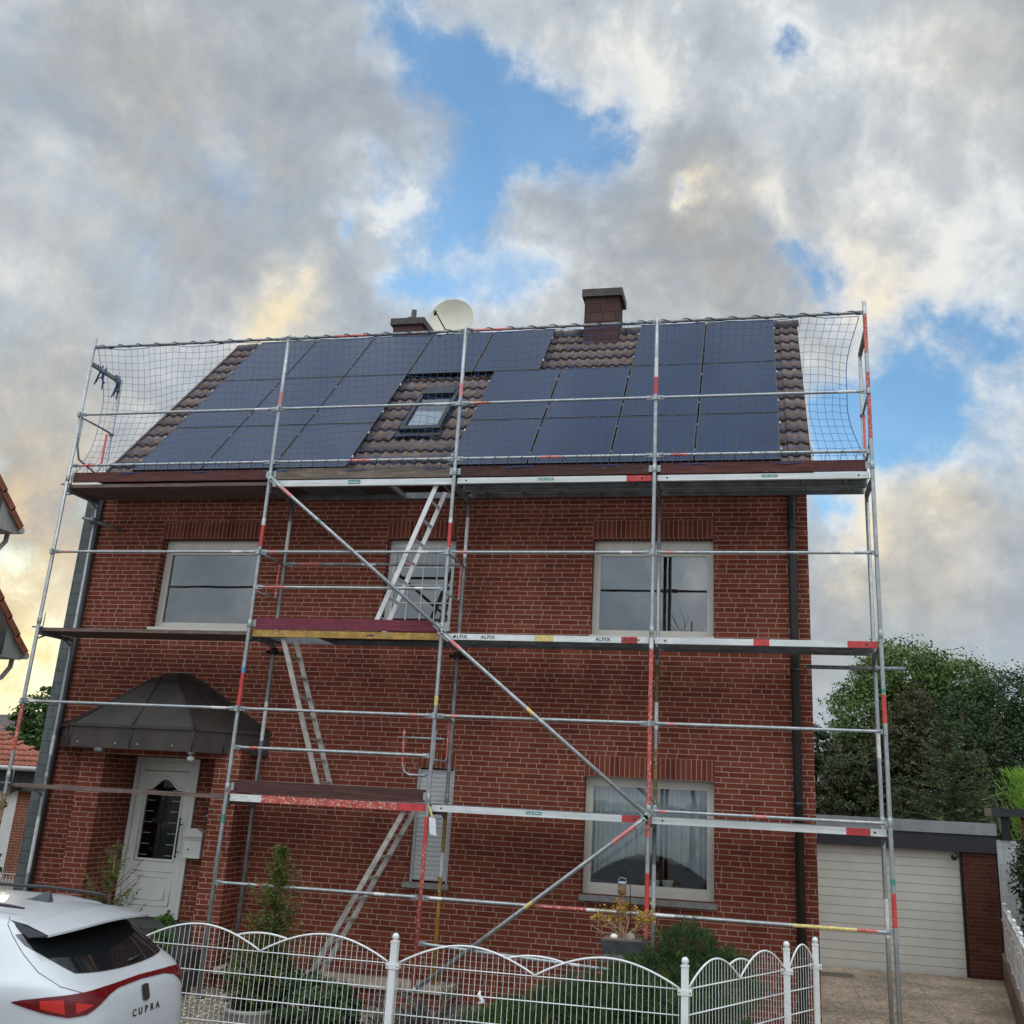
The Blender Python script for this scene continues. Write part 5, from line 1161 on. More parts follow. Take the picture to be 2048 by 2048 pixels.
for j in range(len(zz) - 1):
    for k in range(NS):
        k2 = (k + 1) % NS; b.f.append((j * NS + k2, j * NS + k, (j + 1) * NS + k, (j + 1) * NS + k2)); b.uv.append([(0, 0)] * 4); b.mi.append(0 if zz[j] > .4 else 1); b.sm.append(True)
b.f.append(tuple((len(zz) - 1) * NS + k for k in range(NS))[::-1]); b.uv.append([(0, 0)] * NS); b.mi.append(0); b.sm.append(True)
m_pt, t, p, out = newmat('white_car_paint'); p.inputs['Base Color'].default_value = (.50, .51, .515, 1); p.inputs['Roughness'].default_value = .35; p.inputs['Coat Weight'].default_value = .8; p.inputs['Coat Roughness'].default_value = .04
co = objco(t); nn, _ = t.noise(co, 5, 4, .6); t.put(p.inputs['Base Color'], t.mix(nn, (.425, .435, .44), (.455, .465, .47)))
MAT['paint'] = m_pt
m_, t, p, out = newmat('red_lens'); p.inputs['Base Color'].default_value = (.10, .004, .006, 1); p.inputs['Roughness'].default_value = .10; p.inputs['IOR'].default_value = 1.33; MAT['lens'] = m_
m_, t, p, out = newmat('bright_red_lens'); p.inputs['Base Color'].default_value = (.40, .018, .012, 1); p.inputs['Roughness'].default_value = .3; p.inputs['IOR'].default_value = 1.33; MAT['lens2'] = m_
m_, t, p, out = newmat('tinted_rear_glass'); p.inputs['Base Color'].default_value = (.010, .011, .012, 1); p.inputs['Roughness'].default_value = .03; p.inputs['IOR'].default_value = 1.55; MAT['cglass'] = m_
MAT['cblack'] = mat('matt_black_trim', (.015, .015, .016), .5, 0, .1, 8); MAT['dgrey'] = mat('dark_grey_bumper', (.05, .052, .055), .55, 0, .1, 8); MAT['gap'] = mat('panel_gap', (.03, .03, .03), .8)
MAT['emblem'] = mat('dark_copper_emblem', (.06, .042, .035), .35, .6, .1, 8)
b.build('body', ['paint', 'dgrey'], car, local=True)
def patch(mb, s0, s1, lo, hi, off=.006, ns=40, nz=6, m=0, rim=.006):
    """patch on the car skin between the curves lo(s), hi(s)"""
    g = [[D(s0 + (s1 - s0) * i / ns, lo(s0 + (s1 - s0) * i / ns) + (hi(s0 + (s1 - s0) * i / ns) - lo(s0 + (s1 - s0) * i / ns)) * j / nz, off) for j in range(nz + 1)] for i in range(ns + 1)]
    bs = len(mb.v)
    for col in g: mb.v += [tuple(q) for q in col]
    for i in range(ns):
        for j in range(nz):
            a = bs + i * (nz + 1) + j; mb.f.append((a, a + nz + 1, a + nz + 2, a + 1)[::-1]); mb.uv.append([(0, 0)] * 4); mb.mi.append(m); mb.sm.append(True)
def PW(xs, ys): return lambda s: float(np.interp(s, xs, ys))
def ribbon(mb, pts, w_=.004, off=.003, m=0):     # pts in (s, z)
    fine = []
    for (s0, z0), (s1, z1) in zip(pts[:-1], pts[1:]):
        for k in range(6): fine.append((s0 + (s1 - s0) * k / 6, z0 + (z1 - z0) * k / 6))
    fine.append(pts[-1]); mb.tube([D(s, z, off - w_ * .5) for s, z in fine], w_ * .5, 6, m, True)
# rear window
wl = lambda s: 1.045 + .03 * (abs(s) / .58) ** 2 if abs(s) < .58 else 1.045 + .03 + (abs(s) - .58) * 1.0
b = MB(); patch(b, -.72, .72, lambda s: 1.05 + .03 * (abs(s) / .6) ** 2 + max(0, abs(s) - .58) * 1.1, lambda s: 1.335 - .02 * (abs(s) / .6) ** 2, .006, 40, 8); rw = b.build('rear_window', 'cglass', car, local=True)
b = MB(); b.tube([D(-.02, 1.07, .012), D(-.18, 1.078, .02), D(-.34, 1.10, .018)], [.012, .008, .005], 8); b.build('rear_wiper', 'cblack', car, local=True)
# spoiler
b = MB(); n = 26; topf, topr, botr, botf = [], [], [], []
for i in range(n + 1):
    q = -1 + 2 * i / n; y = q * .665; cv = abs(q) ** 3
    topf.append((-1.32, y * .86, 1.452 - .055 * q * q)); topr.append((-1.86 + .12 * cv, y, 1.375 - .05 * q * q)); botr.append((-1.86 + .12 * cv, y, 1.360 - .05 * q * q)); botf.append((-1.58, y * .98, 1.325 - .03 * q * q))
for i in range(n):
    midA = tuple((a + c) / 2 + (.014 if k == 2 else 0) for k, (a, c) in enumerate(zip(topf[i], topr[i]))); midB = tuple((a + c) / 2 + (.014 if k == 2 else 0) for k, (a, c) in enumerate(zip(topf[i + 1], topr[i + 1])))
    b.quad([topf[i], topf[i + 1], midB, midA], None, 0, True); b.quad([midA, midB, topr[i + 1], topr[i]], None, 0, True)
    b.quad([topr[i], topr[i + 1], botr[i + 1], botr[i]], None, 0); b.quad([botr[i], botr[i + 1], botf[i + 1], botf[i]], None, 1)
for i, s in ((0, 1), (n, -1)): b.quad([topf[i], topr[i], botr[i], botf[i]][::s], None, 1)
sp = b.build('spoiler', ['paint', 'cblack'], car, local=True)
for pl_ in [x for x in sp.data.polygons]: pass
# tail lights: full width bar widening into a wedge at each end
lo_l = PW([0, .32, .46, .58, .66, .78, .92, 1.14], [.969, .959, .932, .875, .842, .835, .862, .925]); hi_l = PW([0, .46, .70, .88, 1.05, 1.14], [.992, .985, .972, .962, .945, .93])
for sg in (1, -1):
    b = MB(); patch(b, .33, 1.14, lambda s: lo_l(s), lambda s: hi_l(s), .008 , 46, 6) if sg > 0 else patch(b, -1.14, -.33, lambda s: lo_l(-s), lambda s: hi_l(-s), .008, 46, 6)
    tl = b.build('tail_light', 'lens', car, local=True)
    b = MB()
    if sg > 0: patch(b, .80, .95, lambda s: .855 + (s - .80) * .25, lambda s: .940, .011, 10, 4); b.build('lamp_segment', 'lens2', tl, local=True); b = MB(); patch(b, .60, .73, lambda s: .895 - (s - .6) * .30, lambda s: .895 + (s - .6) * .22, .011, 10, 3)
    else: patch(b, -.95, -.80, lambda s: .855 + (-s - .80) * .25, lambda s: .940, .011, 10, 4)
    b.build('lamp_segment', 'lens2', tl, local=True)
b = MB(); patch(b, -.33, .33, lambda s: lo_l(abs(s)), lambda s: hi_l(abs(s)), .008, 24, 3); b.build('light_bar', 'lens', car, local=True)
# emblem, lettering
b = MB(); patch(b, -.045, .045, lambda s: .825 + abs(s) * .3, lambda s: .935 - abs(s) * .1, .012, 8, 4); b.build('emblem', 'emblem', car, local=True)
for i_, ch_ in enumerate('CUPRA'):
    b = MB(); text_mesh(ch_, .064, b, lambda u, v: D(-((i_ - 2) * .080 + u * 1.2), .75 + v, .006), bold=.0018); b.build('letter', 'cblack', car, local=True)
b = MB(); text_mesh('E', .06, b, lambda u, v: D(-.66 - u * 1.1, .755 + v, .006), bold=.003); b.build('lettering', 'cblack', car, local=True)
# bumper: dark lower valance and plate recess
b = MB(); patch(b, -.95, .95, lambda s: .30, lambda s: .50 - .05 * (abs(s) > .75), .006, 40, 4); b.build('valance', 'dgrey', car, local=True)
b = MB(); patch(b, -.27, .27, lambda s: .52, lambda s: .62, .004, 12, 3); b.build('plate_recess', 'dgrey', car, local=True)
# panel gaps
b = MB(); sL = [(.64, .97), (.76, 1.02), (.80, 1.10), (.78, 1.20), (.745, 1.30), (.70, 1.37), (.60, 1.41)]
ribbon(b, sL); b.build('panel_gap', 'gap', car, local=True); b = MB(); ribbon(b, [(-s, z) for s, z in sL]); b.build('panel_gap', 'gap', car, local=True)
b = MB(); ribbon(b, [(.70, .795), (.72, .70), (.78, .60)]); b.build('panel_gap', 'gap', car, local=True); b = MB(); ribbon(b, [(-.70, .795), (-.72, .70), (-.78, .60)]); b.build('panel_gap', 'gap', car, local=True)
# side quarter windows
for sg in (1, -1):
    b = MB(); f_ = (lambda a, c, lo, hi: patch(b, a, c, lo, hi, .006, 24, 5)) if sg > 0 else (lambda a, c, lo, hi: patch(b, -c, -a, lambda s: lo(-s), lambda s: hi(-s), .006, 24, 5))
    f_(1.22, 2.6, lambda s: 1.075 + max(0, 1.45 - s) * .35, lambda s: 1.36 - max(0, 1.40 - s) * .95); b.build('side_window', 'cglass', car, local=True)
    b = MB(); b.tube([(-1.42, sg * .525, 1.468), (-1.30, sg * .53, 1.478), (-.9, sg * .535, 1.495), (-.2, sg * .53, 1.495), (0, sg * .51, 1.47)], [.006, .012, .014, .014, .01], 8); b.build('roof_rail', 'cblack', car, local=True)
    for xw in (-1.33, 1.33):
        b = MB(); cy = sg * .83; b.lathe((xw, cy, .335), [(.23, -.10), (.325, -.105), (.335, -.06), (.335, .06), (.325, .105), (.23, .10)], 32, 0, (0, 1, 0)); wh = b.build('wheel', 'cblack', car, local=True)
        b = MB(); b.lathe((xw, cy + sg * .07, .335), [(.0, .02), (.05, .03), (.22, .02), (.235, .04)], 24, 0, (0, sg, 0)); b.build('rim', 'alu_dirty', wh, local=True)
    b = MB(); b.lathe((1.0, sg * .96, 1.04), [(.0, -.10), (.07, -.09), (.09, 0), (.07, .07), (0, .08)], 12, 0, (.3, sg, 0)); b.build('mirror', 'paint', car, local=True)
# windscreen
b = MB(); 
for q in range(2):
    pass
def front(q, z): xr, w_, xf, n_ = lev(z); xc, a = (xr + xf) / 2, (xf - xr) / 2; y = q * w_ * .82; return Vector((xc + a * (1 - abs(q * .82) ** n_) ** (1 / n_) + .006, y, z + .004))
for i in range(20):
    for j in range(8):
        q0, q1 = -1 + 2 * i / 20, -1 + 2 * (i + 1) / 20; z0, z1 = 1.08 + .32 * j / 8, 1.08 + .32 * (j + 1) / 8; b.quad([front(q0, z0), front(q1, z0), front(q1, z1), front(q0, z1)], None, 0, True)
b.build('windscreen', 'cglass', car, local=True)
# shark fin
b = MB(); pr = [(-1.16, .0, 1.46, .035), (-1.05, .0, 1.47, .034), (-1.24, .0, 1.455, .03)]
f0 = [(-1.03, 1.458), (-1.13, 1.482), (-1.22, 1.528), (-1.255, 1.533), (-1.265, 1.49), (-1.27, 1.445)]; wd_ = [.004, .022, .008, .006, .020, .03]
for i in range(len(f0) - 1):
    (xa, za), (xb, zb_2) = f0[i], f0[i + 1]
    for s in (1, -1): q = [(xa, s * .036, 1.44), (xb, s * .036, 1.44), (xb, s * wd_[i + 1], zb_2), (xa, s * wd_[i], za)]; b.quad(q if s > 0 else q[::-1], None, 0, True)
    b.quad([(xa, wd_[i], za), (xb, wd_[i + 1], zb_2), (xb, -wd_[i + 1], zb_2), (xa, -wd_[i], za)], None, 0, True)
b.quad([(-1.27, .036, 1.44), (-1.27, -.036, 1.44), (-1.27, -.03, 1.445), (-1.27, .03, 1.445)]); b.build('antenna_fin', 'dgrey', car, local=True)

# ================================================================== PLANTS
LG = {}
LG['maple'] = leaf_mat('maple_leaf', (.065, .115, .022), .45, (.145, .205, .04)); LG['maple2'] = leaf_mat('maple_leaf_dark', (.030, .068, .018), .4, (.06, .115, .026))
LG['dark'] = leaf_mat('dark_leaf', (.028, .056, .018), .45, (.050, .088, .028)); LG['dark2'] = leaf_mat('darker_leaf', (.018, .038, .014), .4, (.032, .060, .020))
LG['brown'] = leaf_mat('brownish_leaf', (.040, .050, .020), .45, (.070, .076, .030)); LG['brown2'] = leaf_mat('rusty_leaf', (.048, .042, .018), .4, (.075, .062, .026))
LG['spruce'] = leaf_mat('spruce_needle', (.034, .072, .028), .45, (.075, .125, .045), trans=.1); LG['spruce_tip'] = leaf_mat('pale_shoot', (.12, .15, .055), .3, (.2, .2, .08), trans=.1)
LG['yew'] = leaf_mat('yew_needle', (.055, .095, .016), .5, (.14, .18, .028), trans=.1); LG['yew_o'] = leaf_mat('bronze_needle', (.13, .085, .02), .4, (.19, .13, .03), trans=.1)
LG['pine'] = leaf_mat('mugo_needle', (.024, .062, .018), .5, (.050, .105, .028), trans=.1); LG['jun'] = leaf_mat('juniper_scale', (.050, .070, .062), .5, (.085, .105, .09), trans=.1)
LG['grass'] = leaf_mat('bright_bamboo', (.13, .30, .03), .35, (.24, .42, .05), trans=.35); LG['box'] = leaf_mat('box_leaf', (.05, .13, .02), .4, (.09, .20, .03)); LG['thuja'] = leaf_mat('thuja_hedge', (.020, .048, .014), .5, (.04, .085, .022), trans=.1)
LG['yellow'] = leaf_mat('yellow_leaf', (.44, .26, .025), .35, (.60, .40, .05)); LG['orange'] = leaf_mat('orange_leaf', (.42, .15, .03), .35, (.5, .24, .05)); LG['bush'] = leaf_mat('green_bush_leaf', (.07, .15, .03), .4, (.14, .24, .05)); LG['jun_br'] = leaf_mat('dry_juniper', (.07, .055, .04), .4, (.11, .085, .06), trans=.05)
MAT.update({'L_' + k: v for k, v in LG.items()})
prng = random.Random(11)
def tree(name, label, cat, base, top, r0, blobs, n, ls, mats, mfrac, seed, group=None, nb=14, spread=1.6, clump=.6, **kw):
    t_ = thing(name, label, cat, base, 0, group); m_ = MB(); limbs(m_, base, top, r0, nb, spread, random.Random(seed)); m_.build('trunk', 'bark', t_)
    crown('crown', blobs, n, ls, mats, t_, seed, clump, mfrac=mfrac, **kw); return t_
BT = 'trees behind the garage'
tree('broadleaf_tree', 'tall bright green round-crowned tree behind the garage', 'tree', (13.3, 17.5, -.1), (13.4, 17.5, 6.6), .22,
     [((13.4, 17.5, 6.1), (1.25, 1.3, 1.0)), ((12.55, 17.2, 4.9), (1.1, 1.2, 1.1)), ((14.9, 17.6, 5.75), (1.0, 1.2, 1.0)), ((12.1, 17.0, 3.6), (1.0, 1.1, 1.1)), ((14.2, 17.2, 4.6), (1.4, 1.2, 1.2))], 52000, .095, ['L_maple', 'L_maple2'], (.6, 1), 21, BT, 20, 1.7, .62)
tree('broadleaf_tree', 'dark green spreading tree at the right behind the garage', 'tree', (17.0, 17.0, -.1), (16.8, 17.0, 6.0), .22,
     [((16.2, 17, 5.3), (1.2, 1.4, 1.1)), ((17.6, 17, 4.9), (1.5, 1.4, 1.25)), ((17.0, 16.8, 3.5), (1.9, 1.4, 1.3)), ((19.2, 17, 4.4), (1.4, 1.4, 1.2)), ((15.6, 16.8, 4.0), (1.1, 1.2, 1.2))], 48000, .09, ['L_dark', 'L_dark2'], (.55, 1), 22, BT, 22, 1.8, .62)
tree('conifer_tree', 'brownish green conifer just right of the house corner, behind the garage', 'tree', (11.35, 12.8, -.1), (11.4, 12.8, 3.9), .14,
     [((11.45, 12.8, 3.35), (.55, .6, .75)), ((11.45, 12.8, 2.5), (.75, .7, .8)), ((11.5, 12.8, 1.5), (.85, .8, .8))], 15000, .085, ['L_brown', 'L_dark'], (.72, 1), 23, BT, 20, .7, .5)
tree('conifer_tree', 'tall rusty brown and green conifer behind the young spruce', 'tree', (13.15, 13.6, -.1), (13.2, 13.6, 5.1), .15,
     [((13.15, 13.6, 4.75), (.5, .6, .85)), ((13.15, 13.6, 3.8), (.9, .8, .9)), ((13.2, 13.6, 2.7), (1.1, .9, 1.0)), ((12.45, 13.5, 3.2), (.6, .7, 1.1))], 20000, .085, ['L_brown', 'L_brown2', 'L_dark'], (.34, .55, 1), 24, BT, 22, .8, .5)
tree('conifer_tree', 'narrow dark rust-coloured conifer right of the young spruce', 'tree', (14.75, 13.4, -.1), (14.75, 13.4, 3.9), .12,
     [((14.75, 13.4, 3.6), (.4, .5, .7)), ((14.75, 13.4, 2.6), (.65, .6, .9)), ((14.9, 13.4, 1.8), (.9, .7, .9))], 12000, .08, ['L_brown2', 'L_dark2'], (.4, 1), 25, BT, 18, .6, .5)
tree('conifer_tree', 'very dark low tree against the house corner, behind the brownish conifer', 'tree', (10.75, 14.5, -.1), (10.8, 14.5, 4.2), .13,
     [((10.75, 14.5, 3.9), (.55, .6, .6)), ((10.7, 14.5, 2.9), (.75, .7, .9)), ((10.8, 14.5, 1.7), (.9, .8, 1.0))], 11000, .1, ['L_dark2', 'L_dark'], (.7, 1), 26, BT, 16, .7, .55)
tree('broadleaf_tree', 'dense dark green tree filling the gap behind the brown conifers', 'tree', (14.6, 15.2, -.1), (14.6, 15.2, 5.0), .18,
     [((14.5, 15.2, 4.5), (1.0, 1, .9)), ((15.3, 15.2, 3.4), (1.3, 1, 1.2)), ((13.6, 15.2, 3.2), (1.3, 1, 1.3)), ((16.3, 15.2, 2.4), (1.3, 1, 1.2)), ((12.6, 15.2, 2.2), (1.2, 1, 1.1))], 30000, .09, ['L_dark', 'L_dark2'], (.4, 1), 27, BT, 20, 1.5, .6)
def spruce(name, label, cat, base, H, Rad, seed, nw=22, per=9, tw=26, nl=.10, lean=(0, 0), mats=('L_spruce', 'L_spruce_tip'), tipf=.06, z0f=.06, droop=.25, group=None, thick=.016, tail=.18, rag=.3):
    rng = np.random.default_rng(seed); t_ = thing(name, label, cat, base, 0, group); bx, by, bz = base; P, Dv, N, L, W_, MI = [], [], [], [], [], []; m_ = MB()
    m_.tube([(bx, by, bz), (bx + lean[0] * .5, by + lean[1] * .5, bz + H * .5), (bx + lean[0], by + lean[1], bz + H)], [H * .02 + .008, H * .012 + .005, .003], 7)
    for k in range(nw):
        f = z0f + (1 - z0f) * (k + rng.uniform(-.3, .3)) / nw; f = min(max(f, z0f), .99); zc = bz + H * f; rl = Rad * (1 - f) ** .8 + Rad * .05
        for q in range(per):
            a = rng.uniform(0, 6.283); ln = rl * rng.uniform(1 - rag, 1.15 + rag * .3); d = np.array([math.cos(a), math.sin(a), .0]); up = rng.uniform(.0, .35) + f * .5
            p0 = np.array([bx + lean[0] * f, by + lean[1] * f, zc]); nt = max(5, int(tw * ln / Rad)); last = None
            for s in range(nt):
                u = (s + .5) / nt; c = p0 + d * ln * u + np.array([0, 0, (up * u - droop * 1.6 * u * u + .25 * u ** 3) * ln])
                for rep in range(3):
                    sd = np.cross(d, [0, 0, 1]) * rng.choice([-1, 1]) * rng.uniform(.2, 1) + d * rng.uniform(.3, .9) + np.array([0, 0, rng.uniform(-.35, .45)]); sd /= np.linalg.norm(sd)
                    l_ = nl * rng.uniform(.6, 1.3) * (1.15 - .5 * u); P.append(c + sd * l_ * .5); Dv.append(sd); N.append(rng.normal(size=3)); L.append(l_); W_.append(thick * rng.uniform(.7, 1.4)); MI.append(1 if (u > .72 and rng.uniform() < tipf * 4) else 0)
                last = c
            m_.tube([tuple(p0), tuple((p0 + last) / 2 + np.array([0, 0, .02 * ln])), tuple(last)], [.006 + ln * .006, .004, .002], 4, 0, False)
    for s in range(int(H * 30 * tail)): # leader shoot
        u = rng.uniform(1 - tail, 1); c = np.array([bx + lean[0] * u, by + lean[1] * u, bz + H * u])
        for rep in range(3): sd = np.array([rng.normal(), rng.normal(), 1.2]); sd /= np.linalg.norm(sd); l_ = nl * .7; P.append(c + sd * l_ * .4); Dv.append(sd); N.append(rng.normal(size=3)); L.append(l_); W_.append(thick); MI.append(1 if rng.uniform() < .5 else 0)
    m_.build('trunk', 'bark', t_); V, F = leaf_quads(np.array(P), np.array(Dv), np.array(N), np.array(L), np.array(W_), rng); fastmesh('crown', V, F, list(mats), np.array(MI), t_); return t_
spruce('spruce_tree', 'young spruce with pale upright leader shoots, directly behind the garage roof', 'tree', (13.45, 11.2, -.1), 4.55, 1.9, 31, 34, 11, 26, .14, tipf=.10, thick=.02, droop=.3, group=BT)
spruce('spruce_tree', 'second smaller spruce left of the young spruce behind the garage roof', 'tree', (12.5, 11.6, -.1), 3.4, 1.3, 32, 24, 10, 22, .13, tipf=.05, thick=.02, droop=.3, group=BT)
spruce('spruce_tree', 'slender spruce top right of the young spruce behind the garage roof', 'tree', (14.15, 11.9, -.1), 3.9, 1.1, 33, 26, 9, 20, .13, tipf=.07, thick=.02, droop=.3, group=BT)
# bright bamboo grass
bg = thing('bamboo', 'bright yellow-green bamboo clump behind the dark capped wall at the right edge', 'bamboo', (14.7, 8.0, 0)); rg = np.random.default_rng(8); n = 5200
cx = rg.normal(14.55, .24, n); cy = rg.normal(8.0, .3, n); h = rg.uniform(.3, 1.0, n) ** .6 * 3.45; ang = rg.uniform(0, 6.28, n); P = np.stack([cx + np.cos(ang) * .15 * h / 3, cy + np.sin(ang) * .15 * h / 3, h - .1], 1)
Dv = unit(np.stack([np.cos(ang) * .55, np.sin(ang) * .55, rg.uniform(.2, 1.3, n)], 1)); L_ = rg.uniform(.14, .36, n); V, F = leaf_quads(P, Dv, rg.normal(size=(n, 3)), L_, np.full(n, .016), rg); fastmesh('leaves', V, F, ['L_grass'], None, bg)
m_ = MB(); 
for k in range(26): x, y = prng.gauss(14.53, .18), prng.gauss(8.0, .2); m_.tube([(x, y, -.1), (x + prng.uniform(-.1, .1), y, 1.6), (x + prng.uniform(-.3, .3), y, prng.uniform(2.6, 3.4))], [.012, .010, .004], 5)
m_.build('canes', 'L_grass', bg)
hd = thing('hedge', 'dark green thuja hedge at the right edge before the white wall', 'hedge', (13.9, 4.2, .4)); 
crown('foliage', [((13.75, 4.4, 1.7), (.50, 1.3, .75)), ((13.85, 4.4, .9), (.52, 1.4, .75)), ((14.2, 4.2, 1.5), (.6, 1.3, 1.0))], 46000, .055, ['L_thuja', 'L_dark2'], hd, 41, .35, mfrac=(.7, 1))
m_ = MB(); [m_.tube([(13.9 + .1 * k, 3.4 + .6 * k, .35), (13.9 + .08 * k, 3.4 + .6 * k, 1.8)], .03, 6) for k in range(4)]; m_.build('stems', 'bark', hd)
# left background
tree('broadleaf_tree', 'small round tree behind the low orange roof at the left', 'tree', (-11.0, 13.6, -.1), (-11.0, 13.6, 4.0), .14, [((-11.0, 13.6, 3.9), (.75, .8, .75)), ((-10.4, 13.4, 3.2), (1.0, .9, .7)), ((-11.4, 13.6, 3.0), (.7, .8, .7)), ((-10.2, 13.4, 4.6), (.5, .5, .5))], 9000, .13, ['L_maple2', 'L_bush'], (.7, 1), 51, None, 12, .8, .55)
tree('shrub', 'leafy green shrub in front of the outbuilding at the left edge', 'shrub', (-2.65, 2.0, -.1), (-2.7, 2.0, 1.9), .04, [((-2.75, 2.0, 1.75), (.30, .3, .30)), ((-2.95, 1.9, 1.35), (.4, .35, .35)), ((-2.9, 2.0, .85), (.45, .4, .4))], 1500, .10, ['L_bush', 'L_maple'], (.6, 1), 52, None, 10, .4, .6)
# front garden plants
spruce('yew_shrub', 'tall olive-green columnar yew with bronze tip in front of the facade', 'shrub', (4.22, -1.75, .1), 1.74, .46, 61, 30, 8, 22, .07, (0.03, 0), ('L_yew', 'L_yew_o'), .10, .05, -.12, thick=.012, rag=.6)
spruce('spruce_shrub', 'small sparse olive conifer before the white front door', 'shrub', (1.72, -.98, .1), 1.64, .52, 62, 9, 4, 34, .06, (-.02, 0), ('L_yew', 'L_yew_o'), .05, .35, -.15, thick=.013)
sh = thing('shrub', 'rounded dark green bush at the foot of the columnar yew', 'shrub', (4.9, -1.7, .1)); crown('foliage', [((4.75, -1.7, .30), (.42, .4, .30)), ((5.05, -1.65, .24), (.25, .3, .2)), ((4.15, -1.7, .5), (.36, .3, .34))], 9000, .045, ['L_pine', 'L_dark'], sh, 63, .45, mfrac=(.55, 1)); m_ = MB(); m_.tube([(4.75, -1.7, .05), (4.75, -1.7, .4)], .02, 6); m_.build('stem', 'bark', sh)
bx_ = thing('shrub', 'little bright green box bush at the door step', 'shrub', (2.47, -.9, .3)); crown('foliage', [((2.44, -.92, .80), (.11, .11, .17)), ((2.44, -.92, .58), (.13, .13, .16))], 1800, .032, ['L_box'], bx_, 64, .5); m_ = MB(); m_.lathe((2.44, -.92, .36), [(.0, 0), (.085, 0), (.11, .12), (.10, .12), (0, .10)], 14); m_.build('pot', 'black', bx_)
def needle_bush(name, label, blobs, n, ln, mats, mfrac, base, seed, tuft=9, wd=.006):
    """cushion pine: shoots on the blob surface, each a tuft of long needles"""
    rg = np.random.default_rng(seed); t_ = thing(name, label, 'shrub', base); P, Dv, N, L, W_, MI = [], [], [], [], [], []; tot = sum(r[0] * r[1] for c, r in blobs)
    for c, r in blobs:
        k = int(n * r[0] * r[1] / tot); u = unit(rg.normal(size=(k, 3))); u[:, 2] = np.abs(u[:, 2]) * 1.0 - .25 * (rg.uniform(size=k) < .35); u = unit(u); lump = 1 + .16 * np.sin(u[:, 0] * 9 + c[0] * 5) * np.cos(u[:, 1] * 8 + c[1]) + .10 * np.sin(u[:, 2] * 13); C_ = np.array(c) + u * np.array(r) * (rg.uniform(.55, 1.06, (k, 1)) ** .6) * lump[:, None]
        for q in range(k):
            ax_ = unit(u[q] * .8 + np.array([0, 0, .75]) + rg.normal(size=3) * .25); mi_ = int(np.searchsorted(np.cumsum(mfrac), rg.uniform())); mi_ = min(mi_, len(mats) - 1)
            for s in range(tuft): d = unit(ax_ * 1.0 + rg.normal(size=3) * .55); l_ = ln * rg.uniform(.7, 1.2); P.append(C_[q] + d * l_ * .5 + ax_ * rg.uniform(0, .05)); Dv.append(d); N.append(rg.normal(size=3)); L.append(l_); W_.append(wd); MI.append(mi_)
    V, F = leaf_quads(np.array(P), np.array(Dv), np.array(N), np.array(L), np.array(W_), rg); fastmesh('foliage', V, F, mats, np.array(MI), t_)
    m_ = MB(); c0, r0 = blobs[0]
    for k in range(9): a = rg.uniform(0, 6.28); q = rg.uniform(.4, .8); m_.tube([(base[0], base[1], base[2]), (c0[0] + math.cos(a) * r0[0] * q * .6, c0[1] + math.sin(a) * r0[1] * q * .6, c0[2]), (c0[0] + math.cos(a) * r0[0] * q, c0[1] + math.sin(a) * r0[1] * q, c0[2] + r0[2] * .6)], [.022, .014, .005], 5)
    m_.build('branches', 'bark', t_); return t_
needle_bush('mugo_pine', 'broad dark green mugo pine behind the right end of the front fence', [((8.50, -2.0, .55), (.66, .55, .60)), ((7.90, -2.3, .38), (.62, .5, .50)), ((9.0, -1.9, .75), (.40, .4, .40)), ((8.72, -1.85, 1.05), (.27, .27, .27)), ((7.45, -2.6, .32), (.46, .4, .44)), ((8.35, -2.7, .45), (.55, .4, .5)), ((8.95, -2.5, .45), (.40, .4, .45))], 6800, .085, ['L_pine', 'L_dark', 'L_yew'], (.62, .30, .08), (8.4, -2.2, .1), 71)
needle_bush('mugo_pine', 'low bright green pine cushion in the middle of the front garden', [((7.12, -2.75, .28), (.42, .36, .34)), ((6.85, -2.6, .3), (.2, .2, .22))], 1100, .07, ['L_pine', 'L_yew'], (.65, .35), (7.1, -2.75, .1), 72)
# blue-grey sprawling juniper, half dry
jn = thing('juniper', 'sprawling blue-grey juniper round the foot of the scaffold brace', 'shrub', (6.2, -2.0, .1)); rg = np.random.default_rng(73); m_ = MB(); P, Dv, L, W_, MI = [], [], [], [], []
for k in range(75):
    a = rg.uniform(0, 6.283); ln = rg.uniform(.35, .95); d = np.array([math.cos(a) * 1.0, math.sin(a) * .7, rg.uniform(.15, .85)]); d /= np.linalg.norm(d); p0 = np.array([6.2 + rg.normal() * .12, -2.0 + rg.normal() * .1, .12]); p1 = p0 + d * ln * .6; p2 = p0 + d * ln + np.array([0, 0, -.10 * ln]); m_.tube([tuple(p0), tuple(p1), tuple(p2)], [.012, .008, .003], 5, 0, False); dry = rg.uniform() < .3
    for s in range(46):
        u = rg.uniform(.25, 1); c = p0 + (p1 - p0) * min(1, u / .6) if u < .6 else p1 + (p2 - p1) * (u - .6) / .4; dd_ = unit(d * .8 + rg.normal(size=3) * .6 + np.array([0, 0, .1])); l_ = rg.uniform(.04, .10); P.append(c + dd_ * l_ * .5); Dv.append(dd_); L.append(l_); W_.append(rg.uniform(.008, .016)); MI.append(1 if dry else 0)
m_.build('branches', 'bark', jn); V, F = leaf_quads(np.array(P), np.array(Dv), rg.normal(size=(len(P), 3)), np.array(L), np.array(W_), rg); fastmesh('foliage', V, F, ['L_jun', 'L_jun_br'], np.array(MI), jn)
